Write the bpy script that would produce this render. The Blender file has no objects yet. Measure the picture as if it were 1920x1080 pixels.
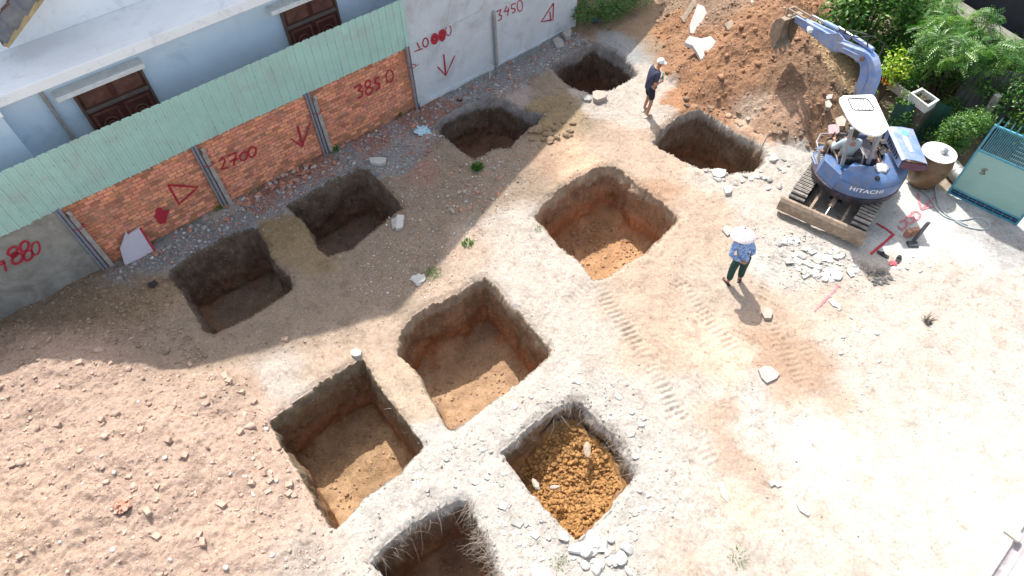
import bpy, bmesh, math, random
import numpy as np
from mathutils import Vector, Matrix
R_ = random.Random(7)
rs = np.random.RandomState(11)
sc = bpy.context.scene
COL = sc.collection

# ------------------------------------------------------------------ camera
CX, CY, FPX, HC = 960.0, 540.0, 1220.0, 11.0
def cam_axes(nx, ny):
    d = np.array([(nx-CX)/FPX, -(ny-CY)/FPX, -1.0]); d /= np.linalg.norm(d)
    Z = -d; F = np.array([0, 0, -1.0]); Y = F-Z*F.dot(Z); Y /= np.linalg.norm(Y)
    X = np.cross(Y, Z)
    return np.array([X, Y, Z])
CM = cam_axes(987, 1475)
cd = bpy.data.cameras.new('camera'); cam = bpy.data.objects.new('camera', cd); COL.objects.link(cam)
cd.sensor_width = 36; cd.lens = FPX/1920*36; cd.clip_end = 2000; cd.clip_start = .1
m4 = Matrix([[*CM[0], 0], [*CM[1], 0], [*CM[2], HC], [0, 0, 0, 1]])
cam.matrix_world = m4
sc.camera = cam

# ------------------------------------------------------------------ light
SH = np.array([.20, -.69])                      # shadow offset per metre of height
elev = math.atan2(1, np.linalg.norm(SH)); az = math.atan2(-SH[1], -SH[0])   # direction towards the sun
w = bpy.data.worlds.new('World'); sc.world = w; w.use_nodes = True
nt = w.node_tree; nt.nodes.clear()
sky = nt.nodes.new('ShaderNodeTexSky'); sky.sky_type = 'NISHITA'; sky.sun_disc = False
sky.sun_elevation = elev; sky.sun_rotation = math.pi/2-az; sky.air_density = 1.0; sky.dust_density = 3.0; sky.ozone_density = 1.0
bg = nt.nodes.new('ShaderNodeBackground'); bg.inputs[1].default_value = .15
wo = nt.nodes.new('ShaderNodeOutputWorld')
hs = nt.nodes.new('ShaderNodeHueSaturation'); hs.inputs['Saturation'].default_value = .55
nt.links.new(sky.outputs[0], hs.inputs['Color']); nt.links.new(hs.outputs[0], bg.inputs[0]); nt.links.new(bg.outputs[0], wo.inputs[0])
sl = bpy.data.lights.new('sun', 'SUN'); sl.energy = 3.3; sl.angle = math.radians(.5); sl.color = (1, .955, .90)
so = bpy.data.objects.new('sun', sl); COL.objects.link(so)
sd = Vector((math.cos(elev)*math.cos(az), math.cos(elev)*math.sin(az), math.sin(elev)))
so.rotation_euler = sd.to_track_quat('Z', 'Y').to_euler(); so.location = (-5, 20, 30)
sc.view_settings.view_transform = 'Standard'; sc.view_settings.look = 'None'
sc.view_settings.exposure = 1.0; sc.view_settings.gamma = 1

# ------------------------------------------------------------------ frames
TA = np.array([.773, .635]); TA /= np.linalg.norm(TA); NA = np.array([TA[1], -TA[0]])
K0 = -12.93
def ray(u, v): return CM@np.array([(u-CX)/FPX, -(v-CY)/FPX, -1.0])
def gp(u, v, z=0.0):
    r = ray(u, v); t = (z-HC)/r[2]; return np.array([r[0]*t, r[1]*t])
def g3(u, v, z=0.0):
    p = gp(u, v, z); return (float(p[0]), float(p[1]), z)
def W(s, d, z):                                   # wall frame: s along the fence, d out of it towards the lot
    p = TA*s+NA*(K0+d); return (float(p[0]), float(p[1]), float(z))
def WP(u, v, d=0.0):                              # a point of the wall plane seen at a pixel
    r = ray(u, v); k = K0+d; t = k/(NA[0]*r[0]+NA[1]*r[1]); P = r*t; return (float(P[0]), float(P[1]), float(P[2]+HC))

# ------------------------------------------------------------------ noise
def _hash(ix, iy, iz, seed):
    h = (ix*374761393+iy*668265263+iz*2147483647+seed*1274126177) & 0xffffffff
    h = ((h ^ (h >> 13))*1274126177) & 0xffffffff
    h = ((h ^ (h >> 16))*2246822519) & 0xffffffff
    return ((h ^ (h >> 15)) & 0xffffff)/float(0xffffff)
def vnoise(x, y, z=None, seed=0):
    x = np.asarray(x, float); y = np.asarray(y, float)
    ix = np.floor(x).astype(np.int64); iy = np.floor(y).astype(np.int64)
    fx = x-ix; fy = y-iy; fx = fx*fx*(3-2*fx); fy = fy*fy*(3-2*fy)
    def pl(iz):
        a = _hash(ix, iy, iz, seed); b = _hash(ix+1, iy, iz, seed); c = _hash(ix, iy+1, iz, seed); d = _hash(ix+1, iy+1, iz, seed)
        return a+(b-a)*fx+(c-a)*fy+(a-b-c+d)*fx*fy
    if z is None: return pl(np.int64(0))*2-1
    z = np.asarray(z, float); iz = np.floor(z).astype(np.int64); fz = z-iz; fz = fz*fz*(3-2*fz)
    a = pl(iz); b = pl(iz+1); return (a+(b-a)*fz)*2-1
def fbm(x, y, sc_, oc=4, seed=0, z=None, rg=.5):
    o = 0; a = 1; tot = 0
    for k in range(oc):
        f = 2.03**k/sc_
        o = o+a*vnoise(x*f+k*17.3, y*f-k*9.1, None if z is None else z*f+k*5.7, seed+k); tot += a; a *= rg
    return o/tot

# ------------------------------------------------------------------ mesh helpers
LOC = {}
def np_mesh(name, V, F, smooth=False):
    me = bpy.data.meshes.new(name); V = np.asarray(V, np.float32); F = np.asarray(F, np.int32)
    k = F.shape[1]
    me.vertices.add(len(V)); me.vertices.foreach_set('co', V.ravel())
    me.loops.add(F.size); me.loops.foreach_set('vertex_index', F.ravel())
    me.polygons.add(len(F)); me.polygons.foreach_set('loop_start', np.arange(0, F.size, k, dtype=np.int32))
    me.polygons.foreach_set('loop_total', np.full(len(F), k, np.int32))
    me.update(calc_edges=True); me.validate()
    if smooth: me.polygons.foreach_set('use_smooth', np.ones(len(me.polygons), bool))
    return me
def thing(name, label, cat, loc=(0, 0, 0), group=None):
    o = bpy.data.objects.new(name, None); COL.objects.link(o); o.location = loc; o.empty_display_size = .2
    LOC[o.name] = Vector(loc); tag(o, label, cat, group); return o
def tag(o, label=None, cat=None, group=None, kind=None):
    if label: o['label'] = label
    if cat: o['category'] = cat
    if group: o['group'] = group
    if kind or cat: o['kind'] = kind or 'thing'
    return o
class MB:
    def __init__(s): s.v = []; s.f = []; s.c = []
    def add(s, vs, fs, col=None):
        n = len(s.v); s.v += [tuple(p) for p in vs]; s.f += [tuple(i+n for i in f) for f in fs]
        if col is not None: s.c += [col]*len(fs)
        return s
    def box(s, c, size, rot=None, col=None, jit=0):
        hx, hy, hz = size[0]/2, size[1]/2, size[2]/2
        vs = [Vector((x, y, z)) for x in (-hx, hx) for y in (-hy, hy) for z in (-hz, hz)]
        if jit: vs = [v+Vector([R_.uniform(-jit, jit) for _ in range(3)]) for v in vs]
        if rot is not None: vs = [rot@v for v in vs]
        c = Vector(c); vs = [v+c for v in vs]
        return s.add(vs, [(0, 1, 3, 2), (4, 6, 7, 5), (0, 4, 5, 1), (2, 3, 7, 6), (0, 2, 6, 4), (1, 5, 7, 3)], col)
    def hexa(s, p, col=None):                      # 8 points: bottom 4 then top 4, both counterclockwise
        return s.add(p, [(3, 2, 1, 0), (4, 5, 6, 7), (0, 1, 5, 4), (1, 2, 6, 5), (2, 3, 7, 6), (3, 0, 4, 7)], col)
    def prism(s, poly, off, col=None):             # poly: 3d points, off: extrusion vector
        n = len(poly); off = Vector(off); a = [Vector(p) for p in poly]; b = [p+off for p in a]
        return s.add(a+b, [tuple(reversed(range(n))), tuple(range(n, 2*n))]+[(i, (i+1) % n, n+(i+1) % n, n+i) for i in range(n)], col)
    def tube(s, path, r, n=8, caps=True):
        P = [Vector(p) for p in path]; m = len(P); rr = r if hasattr(r, '__len__') else [r]*m
        prev = None; vs = []
        for i in range(m):
            d = (P[min(i+1, m-1)]-P[max(i-1, 0)]).normalized()
            if prev is None: u = d.orthogonal().normalized()
            else:
                u = prev-d*prev.dot(d)
                u = u.normalized() if u.length > 1e-5 else d.orthogonal().normalized()
            prev = u; q = d.cross(u)
            for k in range(n):
                a = 2*math.pi*k/n; vs.append(P[i]+(u*math.cos(a)+q*math.sin(a))*rr[i])
        fs = [(i*n+k, i*n+(k+1) % n, (i+1)*n+(k+1) % n, (i+1)*n+k) for i in range(m-1) for k in range(n)]
        if caps: fs += [tuple(reversed(range(n))), tuple((m-1)*n+k for k in range(n))]
        return s.add(vs, fs)
    def lathe(s, c, prof, n=32, rot=None, a0=0, a1=2*math.pi):
        c = Vector(c); full = abs(a1-a0-2*math.pi) < 1e-6; m = n if full else n+1; vs = []
        for r, z in prof:
            for k in range(m):
                a = a0+(a1-a0)*k/n; p = Vector((r*math.cos(a), r*math.sin(a), z))
                vs.append((rot@p if rot is not None else p)+c)
        fs = []
        for i in range(len(prof)-1):
            for k in range(n):
                k2 = (k+1) % m if full else k+1
                fs.append((i*m+k, i*m+k2, (i+1)*m+k2, (i+1)*m+k))
        return s.add(vs, fs)
    def ribbon(s, path, wd, up):
        P = [Vector(p) for p in path]; up = Vector(up); vs = []; m = len(P)
        ww = wd if hasattr(wd, '__len__') else [wd]*m
        for i in range(m):
            d = (P[min(i+1, m-1)]-P[max(i-1, 0)]).normalized(); q = d.cross(up).normalized()*ww[i]/2
            vs += [P[i]-q, P[i]+q]
        return s.add(vs, [(2*i, 2*i+1, 2*i+3, 2*i+2) for i in range(m-1)])
    def beam(s, path, wd, ht, side):               # box beam with per-station width and height
        P = [Vector(p) for p in path]; side = Vector(side).normalized(); m = len(P); vs = []
        for i in range(m):
            d = (P[min(i+1, m-1)]-P[max(i-1, 0)]).normalized(); u = side.cross(d).normalized()
            W2 = (wd[i] if hasattr(wd, '__len__') else wd)/2; H2 = (ht[i] if hasattr(ht, '__len__') else ht)/2
            vs += [P[i]-side*W2-u*H2, P[i]+side*W2-u*H2, P[i]+side*W2+u*H2, P[i]-side*W2+u*H2]
        fs = [(i*4+k, i*4+(k+1) % 4, (i+1)*4+(k+1) % 4, (i+1)*4+k) for i in range(m-1) for k in range(4)]
        fs += [(3, 2, 1, 0), tuple((m-1)*4+k for k in range(4))]
        return s.add(vs, fs)
    def build(s, name, mat, parent=None, smooth=None, bevel=0, loc=None, sub=0):
        base = LOC[parent.name] if parent is not None else Vector(loc if loc is not None else (0, 0, 0))
        me = bpy.data.meshes.new(name); me.from_pydata([tuple(Vector(v)-base) for v in s.v], [], s.f)
        bm = bmesh.new(); bm.from_mesh(me); bmesh.ops.recalc_face_normals(bm, faces=bm.faces); bm.to_mesh(me); bm.free()
        if s.c:
            at = me.color_attributes.new('tint', 'FLOAT_COLOR', 'CORNER'); k = 0
            for p, c in zip(me.polygons, s.c):
                for _ in range(p.loop_total): at.data[k].color = (*c, 1); k += 1
        me.materials.append(mat)
        if smooth is not None:
            for p in me.polygons: p.use_smooth = True
            if smooth < 180: me.set_sharp_from_angle(angle=math.radians(smooth))
        o = bpy.data.objects.new(name, me); COL.objects.link(o)
        if parent is not None: o.parent = parent; LOC[o.name] = base.copy()
        else: o.location = base; LOC[o.name] = base.copy()
        if bevel:
            b = o.modifiers.new('bevel', 'BEVEL'); b.width = bevel; b.segments = 2; b.limit_method = 'ANGLE'; b.angle_limit = math.radians(35)
        if sub:
            b = o.modifiers.new('sub', 'SUBSURF'); b.levels = sub; b.render_levels = sub
        return o

# ------------------------------------------------------------------ materials
def new_mat(name):
    m = bpy.data.materials.new(name); m.use_nodes = True; nt = m.node_tree; nt.nodes.clear()
    o = nt.nodes.new('ShaderNodeOutputMaterial'); b = nt.nodes.new('ShaderNodeBsdfPrincipled')
    nt.links.new(b.outputs[0], o.inputs[0]); return m, nt, b
def N(nt, t, **k):
    n = nt.nodes.new(t)
    for a, v in k.items(): setattr(n, a, v)
    return n
def noise(nt, vec, scale, detail=4, rough=.55, dist=0):
    n = N(nt, 'ShaderNodeTexNoise'); n.inputs['Scale'].default_value = scale; n.inputs['Detail'].default_value = detail
    n.inputs['Roughness'].default_value = rough; n.inputs['Distortion'].default_value = dist
    if vec is not None: nt.links.new(vec, n.inputs['Vector'])
    return n.outputs['Fac']
def ramp(nt, fac, stops):
    r = N(nt, 'ShaderNodeValToRGB'); e = r.color_ramp.elements
    while len(e) < len(stops): e.new(.5)
    for i, (p, c) in enumerate(stops): e[i].position = p; e[i].color = (*c, 1) if len(c) == 3 else c
    nt.links.new(fac, r.inputs[0]); return r.outputs[0]
def mixc(nt, fac, a, b, mode='MIX'):
    m = N(nt, 'ShaderNodeMix', data_type='RGBA', blend_type=mode)
    for s, v in ((m.inputs[0], fac), (m.inputs[6], a), (m.inputs[7], b)):
        if hasattr(v, 'is_output'): nt.links.new(v, s)
        elif hasattr(v, '__len__'): s.default_value = (*v, 1)
        else: s.default_value = v
    return m.outputs[2]
def bump(nt, b, h, dist, strength=1, prev=None):
    n = N(nt, 'ShaderNodeBump'); n.inputs['Distance'].default_value = dist; n.inputs['Strength'].default_value = strength
    nt.links.new(h, n.inputs['Height'])
    if prev is not None: nt.links.new(prev, n.inputs['Normal'])
    nt.links.new(n.outputs[0], b.inputs['Normal']); return n.outputs[0]
def mat(name, col, rough=.7, metal=0, var=.25, vs=6, dirt=None, damt=.4, ds=3, bm=.002, bs=60, spec=.5, tint=False):
    m, nt, b = new_mat(name); tc = N(nt, 'ShaderNodeTexCoord'); v = tc.outputs['Object']
    n = noise(nt, v, vs, 5, .6)
    c = ramp(nt, n, [(.3, tuple(x*(1-var) for x in col)), (.7, tuple(min(1, x*(1+var*.6)) for x in col))])
    if tint:
        a = N(nt, 'ShaderNodeAttribute', attribute_name='tint'); c = mixc(nt, 1.0, c, a.outputs['Color'], 'MULTIPLY')
    if dirt:
        d = ramp(nt, noise(nt, v, ds, 10, .75, .6), [(.60-damt*.30, (0, 0, 0)), (.66, (1, 1, 1))])
        dm = N(nt, 'ShaderNodeMath', operation='MULTIPLY'); nt.links.new(d, dm.inputs[0]); dm.inputs[1].default_value = min(1, damt*1.6)
        c = mixc(nt, dm.outputs[0], c, dirt)
    nt.links.new(c, b.inputs['Base Color'])
    b.inputs['Roughness'].default_value = rough; b.inputs['Metallic'].default_value = metal; b.inputs['Specular IOR Level'].default_value = spec
    if bm: bump(nt, b, noise(nt, v, bs, 4, .6), bm)
    return m

def ground_mat():
    m, nt, b = new_mat('earth'); tc = N(nt, 'ShaderNodeTexCoord'); v = tc.outputs['Object']
    a = N(nt, 'ShaderNodeAttribute', attribute_name='col'); c = a.outputs['Color']
    r = N(nt, 'ShaderNodeAttribute', attribute_name='rough')
    n1 = noise(nt, v, 2.3, 8, .65, .4)
    c = mixc(nt, 1.0, c, ramp(nt, n1, [(.25, (.74, .72, .70)), (.5, (1, 1, 1)), (.78, (1.16, 1.15, 1.12))]), 'MULTIPLY')
    n2 = noise(nt, v, 19, 8, .75)
    c = mixc(nt, 1.0, c, ramp(nt, n2, [(.3, (.70, .67, .64)), (.52, (1, 1, 1)), (.75, (1.15, 1.15, 1.15))]), 'MULTIPLY')
    # small pale pebbles and dark crumbs
    vo = N(nt, 'ShaderNodeTexVoronoi'); vo.inputs['Scale'].default_value = 26; nt.links.new(v, vo.inputs['Vector'])
    sx = N(nt, 'ShaderNodeSeparateColor'); nt.links.new(vo.outputs['Color'], sx.inputs[0])
    g1 = N(nt, 'ShaderNodeMath', operation='GREATER_THAN'); g1.inputs[1].default_value = .90; nt.links.new(sx.outputs[0], g1.inputs[0])
    g2 = N(nt, 'ShaderNodeMath', operation='LESS_THAN'); g2.inputs[1].default_value = .33; nt.links.new(vo.outputs['Distance'], g2.inputs[0])
    g3_ = N(nt, 'ShaderNodeMath', operation='MULTIPLY'); nt.links.new(g1.outputs[0], g3_.inputs[0]); nt.links.new(g2.outputs[0], g3_.inputs[1])
    peb = ramp(nt, sx.outputs[1], [(0, (.55, .52, .48)), (.5, (.42, .24, .17)), (.8, (.62, .60, .57)), (1, (.25, .2, .16))])
    g4 = N(nt, 'ShaderNodeMath', operation='MULTIPLY'); nt.links.new(g3_.outputs[0], g4.inputs[0]); nt.links.new(r.outputs['Fac'], g4.inputs[1])
    c = mixc(nt, g4.outputs[0], c, peb)
    # hairline cracks of the dried crust, in broken patches
    wv_ = N(nt, 'ShaderNodeVectorMath', operation='ADD'); wn = N(nt, 'ShaderNodeTexNoise'); wn.inputs['Scale'].default_value = 3.5; wn.inputs['Detail'].default_value = 5; nt.links.new(v, wn.inputs['Vector'])
    wsc = N(nt, 'ShaderNodeVectorMath', operation='SCALE'); wsc.inputs['Scale'].default_value = .45; nt.links.new(wn.outputs['Color'], wsc.inputs[0]); nt.links.new(v, wv_.inputs[0]); nt.links.new(wsc.outputs[0], wv_.inputs[1])
    vc = N(nt, 'ShaderNodeTexVoronoi', feature='DISTANCE_TO_EDGE'); vc.inputs['Scale'].default_value = 2.6; nt.links.new(wv_.outputs[0], vc.inputs['Vector'])
    ck = ramp(nt, vc.outputs['Distance'], [(.0, (1, 1, 1)), (.022, (0, 0, 0))]); pm = ramp(nt, noise(nt, v, .8, 4, .6), [(.50, (0, 0, 0)), (.60, (1, 1, 1))])
    cm = N(nt, 'ShaderNodeMath', operation='MULTIPLY'); nt.links.new(ck, cm.inputs[0]); nt.links.new(pm, cm.inputs[1])
    cm2 = N(nt, 'ShaderNodeMath', operation='MULTIPLY'); nt.links.new(cm.outputs[0], cm2.inputs[0]); cm2.inputs[1].default_value = .6
    c = mixc(nt, cm2.outputs[0], c, (.16, .12, .09))
    st = ramp(nt, noise(nt, v, 5.5, 10, .72, .8), [(.32, (.55, .49, .43)), (.44, (1, 1, 1)), (.66, (1, 1, 1)), (.8, (1.12, 1.12, 1.12))]); c = mixc(nt, .8, c, st, 'MULTIPLY')
    nt.links.new(c, b.inputs['Base Color']); b.inputs['Roughness'].default_value = .95; b.inputs['Specular IOR Level'].default_value = .15
    h1 = noise(nt, v, 14, 8, .7); h2 = noise(nt, v, 70, 4, .6)
    bm1 = N(nt, 'ShaderNodeBump'); bm1.inputs['Distance'].default_value = .06
    mr = N(nt, 'ShaderNodeMath', operation='MULTIPLY_ADD'); nt.links.new(r.outputs['Fac'], mr.inputs[0]); mr.inputs[1].default_value = .8; mr.inputs[2].default_value = .2
    nt.links.new(mr.outputs[0], bm1.inputs['Strength']); nt.links.new(h1, bm1.inputs['Height'])
    bm2 = N(nt, 'ShaderNodeBump'); bm2.inputs['Distance'].default_value = .008; nt.links.new(h2, bm2.inputs['Height']); nt.links.new(bm1.outputs[0], bm2.inputs['Normal'])
    nt.links.new(bm2.outputs[0], b.inputs['Normal'])
    return m

# ------------------------------------------------------------------ ground: one sheet with pits and heaps
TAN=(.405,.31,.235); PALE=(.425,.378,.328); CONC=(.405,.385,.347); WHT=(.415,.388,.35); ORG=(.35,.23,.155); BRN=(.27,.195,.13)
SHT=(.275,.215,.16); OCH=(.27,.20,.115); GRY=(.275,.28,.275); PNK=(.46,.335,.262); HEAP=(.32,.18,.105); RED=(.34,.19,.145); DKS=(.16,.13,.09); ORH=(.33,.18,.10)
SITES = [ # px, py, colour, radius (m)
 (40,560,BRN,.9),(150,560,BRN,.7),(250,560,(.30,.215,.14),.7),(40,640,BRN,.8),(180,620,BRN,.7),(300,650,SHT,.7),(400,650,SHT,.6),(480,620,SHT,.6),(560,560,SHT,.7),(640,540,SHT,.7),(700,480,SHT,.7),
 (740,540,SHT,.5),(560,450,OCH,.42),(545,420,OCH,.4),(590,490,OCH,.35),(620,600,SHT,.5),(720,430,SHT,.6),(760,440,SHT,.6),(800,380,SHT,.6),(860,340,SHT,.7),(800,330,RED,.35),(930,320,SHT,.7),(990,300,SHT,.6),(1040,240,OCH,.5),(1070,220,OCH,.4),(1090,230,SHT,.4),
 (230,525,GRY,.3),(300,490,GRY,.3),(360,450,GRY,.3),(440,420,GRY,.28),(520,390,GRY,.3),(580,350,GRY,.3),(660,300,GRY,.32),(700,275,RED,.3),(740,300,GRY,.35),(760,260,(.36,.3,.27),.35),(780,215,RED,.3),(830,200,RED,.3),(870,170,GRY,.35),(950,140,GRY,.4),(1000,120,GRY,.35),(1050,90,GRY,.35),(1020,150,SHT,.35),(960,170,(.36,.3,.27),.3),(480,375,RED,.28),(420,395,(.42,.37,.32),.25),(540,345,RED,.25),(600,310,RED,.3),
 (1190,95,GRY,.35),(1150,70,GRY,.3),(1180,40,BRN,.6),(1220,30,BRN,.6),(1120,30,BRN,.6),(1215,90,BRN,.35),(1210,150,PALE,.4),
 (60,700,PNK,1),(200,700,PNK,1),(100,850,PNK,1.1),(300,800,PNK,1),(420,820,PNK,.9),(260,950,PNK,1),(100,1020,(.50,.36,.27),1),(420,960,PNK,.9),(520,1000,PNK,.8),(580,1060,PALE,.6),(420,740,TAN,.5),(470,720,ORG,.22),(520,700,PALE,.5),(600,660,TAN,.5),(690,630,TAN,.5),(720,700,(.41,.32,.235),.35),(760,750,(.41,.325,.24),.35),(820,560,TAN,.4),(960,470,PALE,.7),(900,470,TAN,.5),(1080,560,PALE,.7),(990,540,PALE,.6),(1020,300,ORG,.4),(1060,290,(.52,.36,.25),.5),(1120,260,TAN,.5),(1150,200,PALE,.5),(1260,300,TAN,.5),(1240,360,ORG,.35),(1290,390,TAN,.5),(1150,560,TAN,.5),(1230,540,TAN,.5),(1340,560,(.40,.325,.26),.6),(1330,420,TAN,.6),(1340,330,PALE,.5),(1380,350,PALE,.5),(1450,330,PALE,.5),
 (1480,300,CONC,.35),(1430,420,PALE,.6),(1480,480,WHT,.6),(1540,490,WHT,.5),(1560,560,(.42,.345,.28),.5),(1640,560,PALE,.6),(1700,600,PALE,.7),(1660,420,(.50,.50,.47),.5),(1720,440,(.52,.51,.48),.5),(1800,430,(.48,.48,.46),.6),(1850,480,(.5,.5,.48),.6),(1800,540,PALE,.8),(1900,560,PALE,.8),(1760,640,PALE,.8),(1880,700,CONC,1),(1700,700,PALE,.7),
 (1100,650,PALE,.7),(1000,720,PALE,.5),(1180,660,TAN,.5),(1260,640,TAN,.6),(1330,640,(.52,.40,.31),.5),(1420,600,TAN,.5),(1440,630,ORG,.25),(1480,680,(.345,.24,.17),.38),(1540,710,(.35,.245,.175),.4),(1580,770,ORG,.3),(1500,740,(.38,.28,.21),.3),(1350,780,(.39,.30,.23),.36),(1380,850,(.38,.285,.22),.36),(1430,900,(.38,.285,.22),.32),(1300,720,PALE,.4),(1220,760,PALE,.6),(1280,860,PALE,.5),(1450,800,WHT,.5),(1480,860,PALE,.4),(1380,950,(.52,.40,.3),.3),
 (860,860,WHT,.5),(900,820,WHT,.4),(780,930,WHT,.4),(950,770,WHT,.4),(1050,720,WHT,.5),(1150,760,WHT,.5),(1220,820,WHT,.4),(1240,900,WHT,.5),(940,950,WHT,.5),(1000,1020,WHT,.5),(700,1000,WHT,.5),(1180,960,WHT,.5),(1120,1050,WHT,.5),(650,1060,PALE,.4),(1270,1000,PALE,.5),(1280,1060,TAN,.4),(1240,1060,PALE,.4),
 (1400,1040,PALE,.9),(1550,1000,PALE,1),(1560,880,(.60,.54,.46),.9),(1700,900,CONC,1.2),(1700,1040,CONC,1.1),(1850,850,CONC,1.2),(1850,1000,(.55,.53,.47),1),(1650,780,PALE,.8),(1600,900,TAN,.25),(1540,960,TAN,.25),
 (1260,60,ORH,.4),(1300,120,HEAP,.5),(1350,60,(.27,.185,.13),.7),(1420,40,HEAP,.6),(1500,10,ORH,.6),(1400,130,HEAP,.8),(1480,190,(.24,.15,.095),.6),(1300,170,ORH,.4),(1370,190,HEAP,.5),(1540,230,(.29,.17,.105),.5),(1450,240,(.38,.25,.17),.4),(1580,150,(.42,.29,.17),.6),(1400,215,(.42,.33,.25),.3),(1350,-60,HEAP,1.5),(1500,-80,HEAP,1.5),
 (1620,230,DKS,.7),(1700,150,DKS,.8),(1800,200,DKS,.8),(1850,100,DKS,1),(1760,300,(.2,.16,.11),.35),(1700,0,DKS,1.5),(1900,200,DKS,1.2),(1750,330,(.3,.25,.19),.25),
 (1500,340,CONC,.5),(1580,400,CONC,.5),(1650,520,(.15,.13,.11),.16),(1640,748,(.34,.27,.21),.16),(1700,718,(.34,.27,.21),.16),(1760,692,(.35,.28,.22),.16),(1820,662,(.34,.27,.21),.16),(1880,630,(.34,.27,.21),.16),(1700,760,(.35,.29,.23),.10),(1760,735,(.35,.29,.23),.10),(1640,790,(.35,.28,.22),.12),(1780,960,(.33,.31,.26),.3),(1880,900,(.34,.32,.27),.35),(1820,1050,(.32,.30,.26),.4),(1600,1060,(.35,.30,.25),.3),(1625,515,(.19,.15,.11),.14),(1830,440,(.27,.26,.25),.35),(1880,470,(.27,.26,.25),.4)]  # last two sites darken the ground to stand in for the gate's shadow
STP = np.array([gp(a, b) for a, b, _, _ in SITES]); STC = np.array([c for _, _, c, _ in SITES]); STR = np.array([r for *_, r in SITES])
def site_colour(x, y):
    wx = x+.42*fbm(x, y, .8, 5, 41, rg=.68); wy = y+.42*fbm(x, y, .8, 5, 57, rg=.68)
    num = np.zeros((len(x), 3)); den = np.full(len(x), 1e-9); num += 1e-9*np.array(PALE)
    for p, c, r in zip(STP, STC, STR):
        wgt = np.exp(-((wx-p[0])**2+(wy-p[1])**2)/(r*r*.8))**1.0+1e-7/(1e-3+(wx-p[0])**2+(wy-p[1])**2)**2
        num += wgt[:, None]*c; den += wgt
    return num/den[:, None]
def poly_sd(px, py, poly):                         # positive inside
    P = np.asarray(poly); n = len(P); d = np.full(px.shape, 1e9); ins = np.zeros(px.shape, bool)
    for i in range(n):
        a = P[i]; b = P[(i+1) % n]; e = b-a; L = e.dot(e)
        t = np.clip(((px-a[0])*e[0]+(py-a[1])*e[1])/L, 0, 1)
        d = np.minimum(d, np.hypot(px-a[0]-t*e[0], py-a[1]-t*e[1]))
        c = ((a[1] > py) != (b[1] > py)) & (px < (b[0]-a[0])*(py-a[1])/(b[1]-a[1]+1e-12)+a[0]); ins ^= c
    return np.where(ins, d, -d)
HEAPP = [gp(*p) for p in [(1235,20),(1228,90),(1250,150),(1290,190),(1340,205),(1400,222),(1450,262),(1520,282),(1575,262)]]+[np.array(q) for q in [(8.7, 13.2), (9.7, 14.8), (10.2, 17), (10, 22), (8, 25), (4.5, 24)]]
MOUNDP = [gp(*p) for p in [(-500,640),(30,610),(200,585),(300,625),(340,680),(450,700),(500,800),(550,900),(600,990),(625,1090),(600,1300),(-300,1500)]]
def tracks_h(x, y):
    z = np.zeros_like(x)
    for (a, b, wd) in [((1105,500),(1310,850),.36),((1260,420),(1040,580),.32),((1345,570),(1190,690),.34),((1475,620),(1230,800),.38),((1500,640),(1620,800),.3),((1270,520),(1430,720),.36),((1170,600),(1340,880),.32),((1340,470),(1250,560),.3),((1420,560),(1530,760),.36),((1500,420),(1380,640),.34)]:
        A = gp(*a); B = gp(*b); e = B-A; L = np.linalg.norm(e); e = e/L; s = (x-A[0])*e[0]+(y-A[1])*e[1]; q = (x-A[0])*-e[1]+(y-A[1])*e[0]
        wob = .04*np.sin(s*1.7); m = np.clip((wd/2-np.abs(q+wob))/.05, 0, 1)*np.clip(s/.2, 0, 1)*np.clip((L-s)/.2, 0, 1)
        m = m*np.clip(.55+1.1*fbm(x, y, .5, 3, 91), 0, 1)
        z += m*(.015*np.sign(np.sin(s*2*math.pi/.12))*np.abs(np.sin(s*2*math.pi/.12))**.6-.012)
    return z
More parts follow.
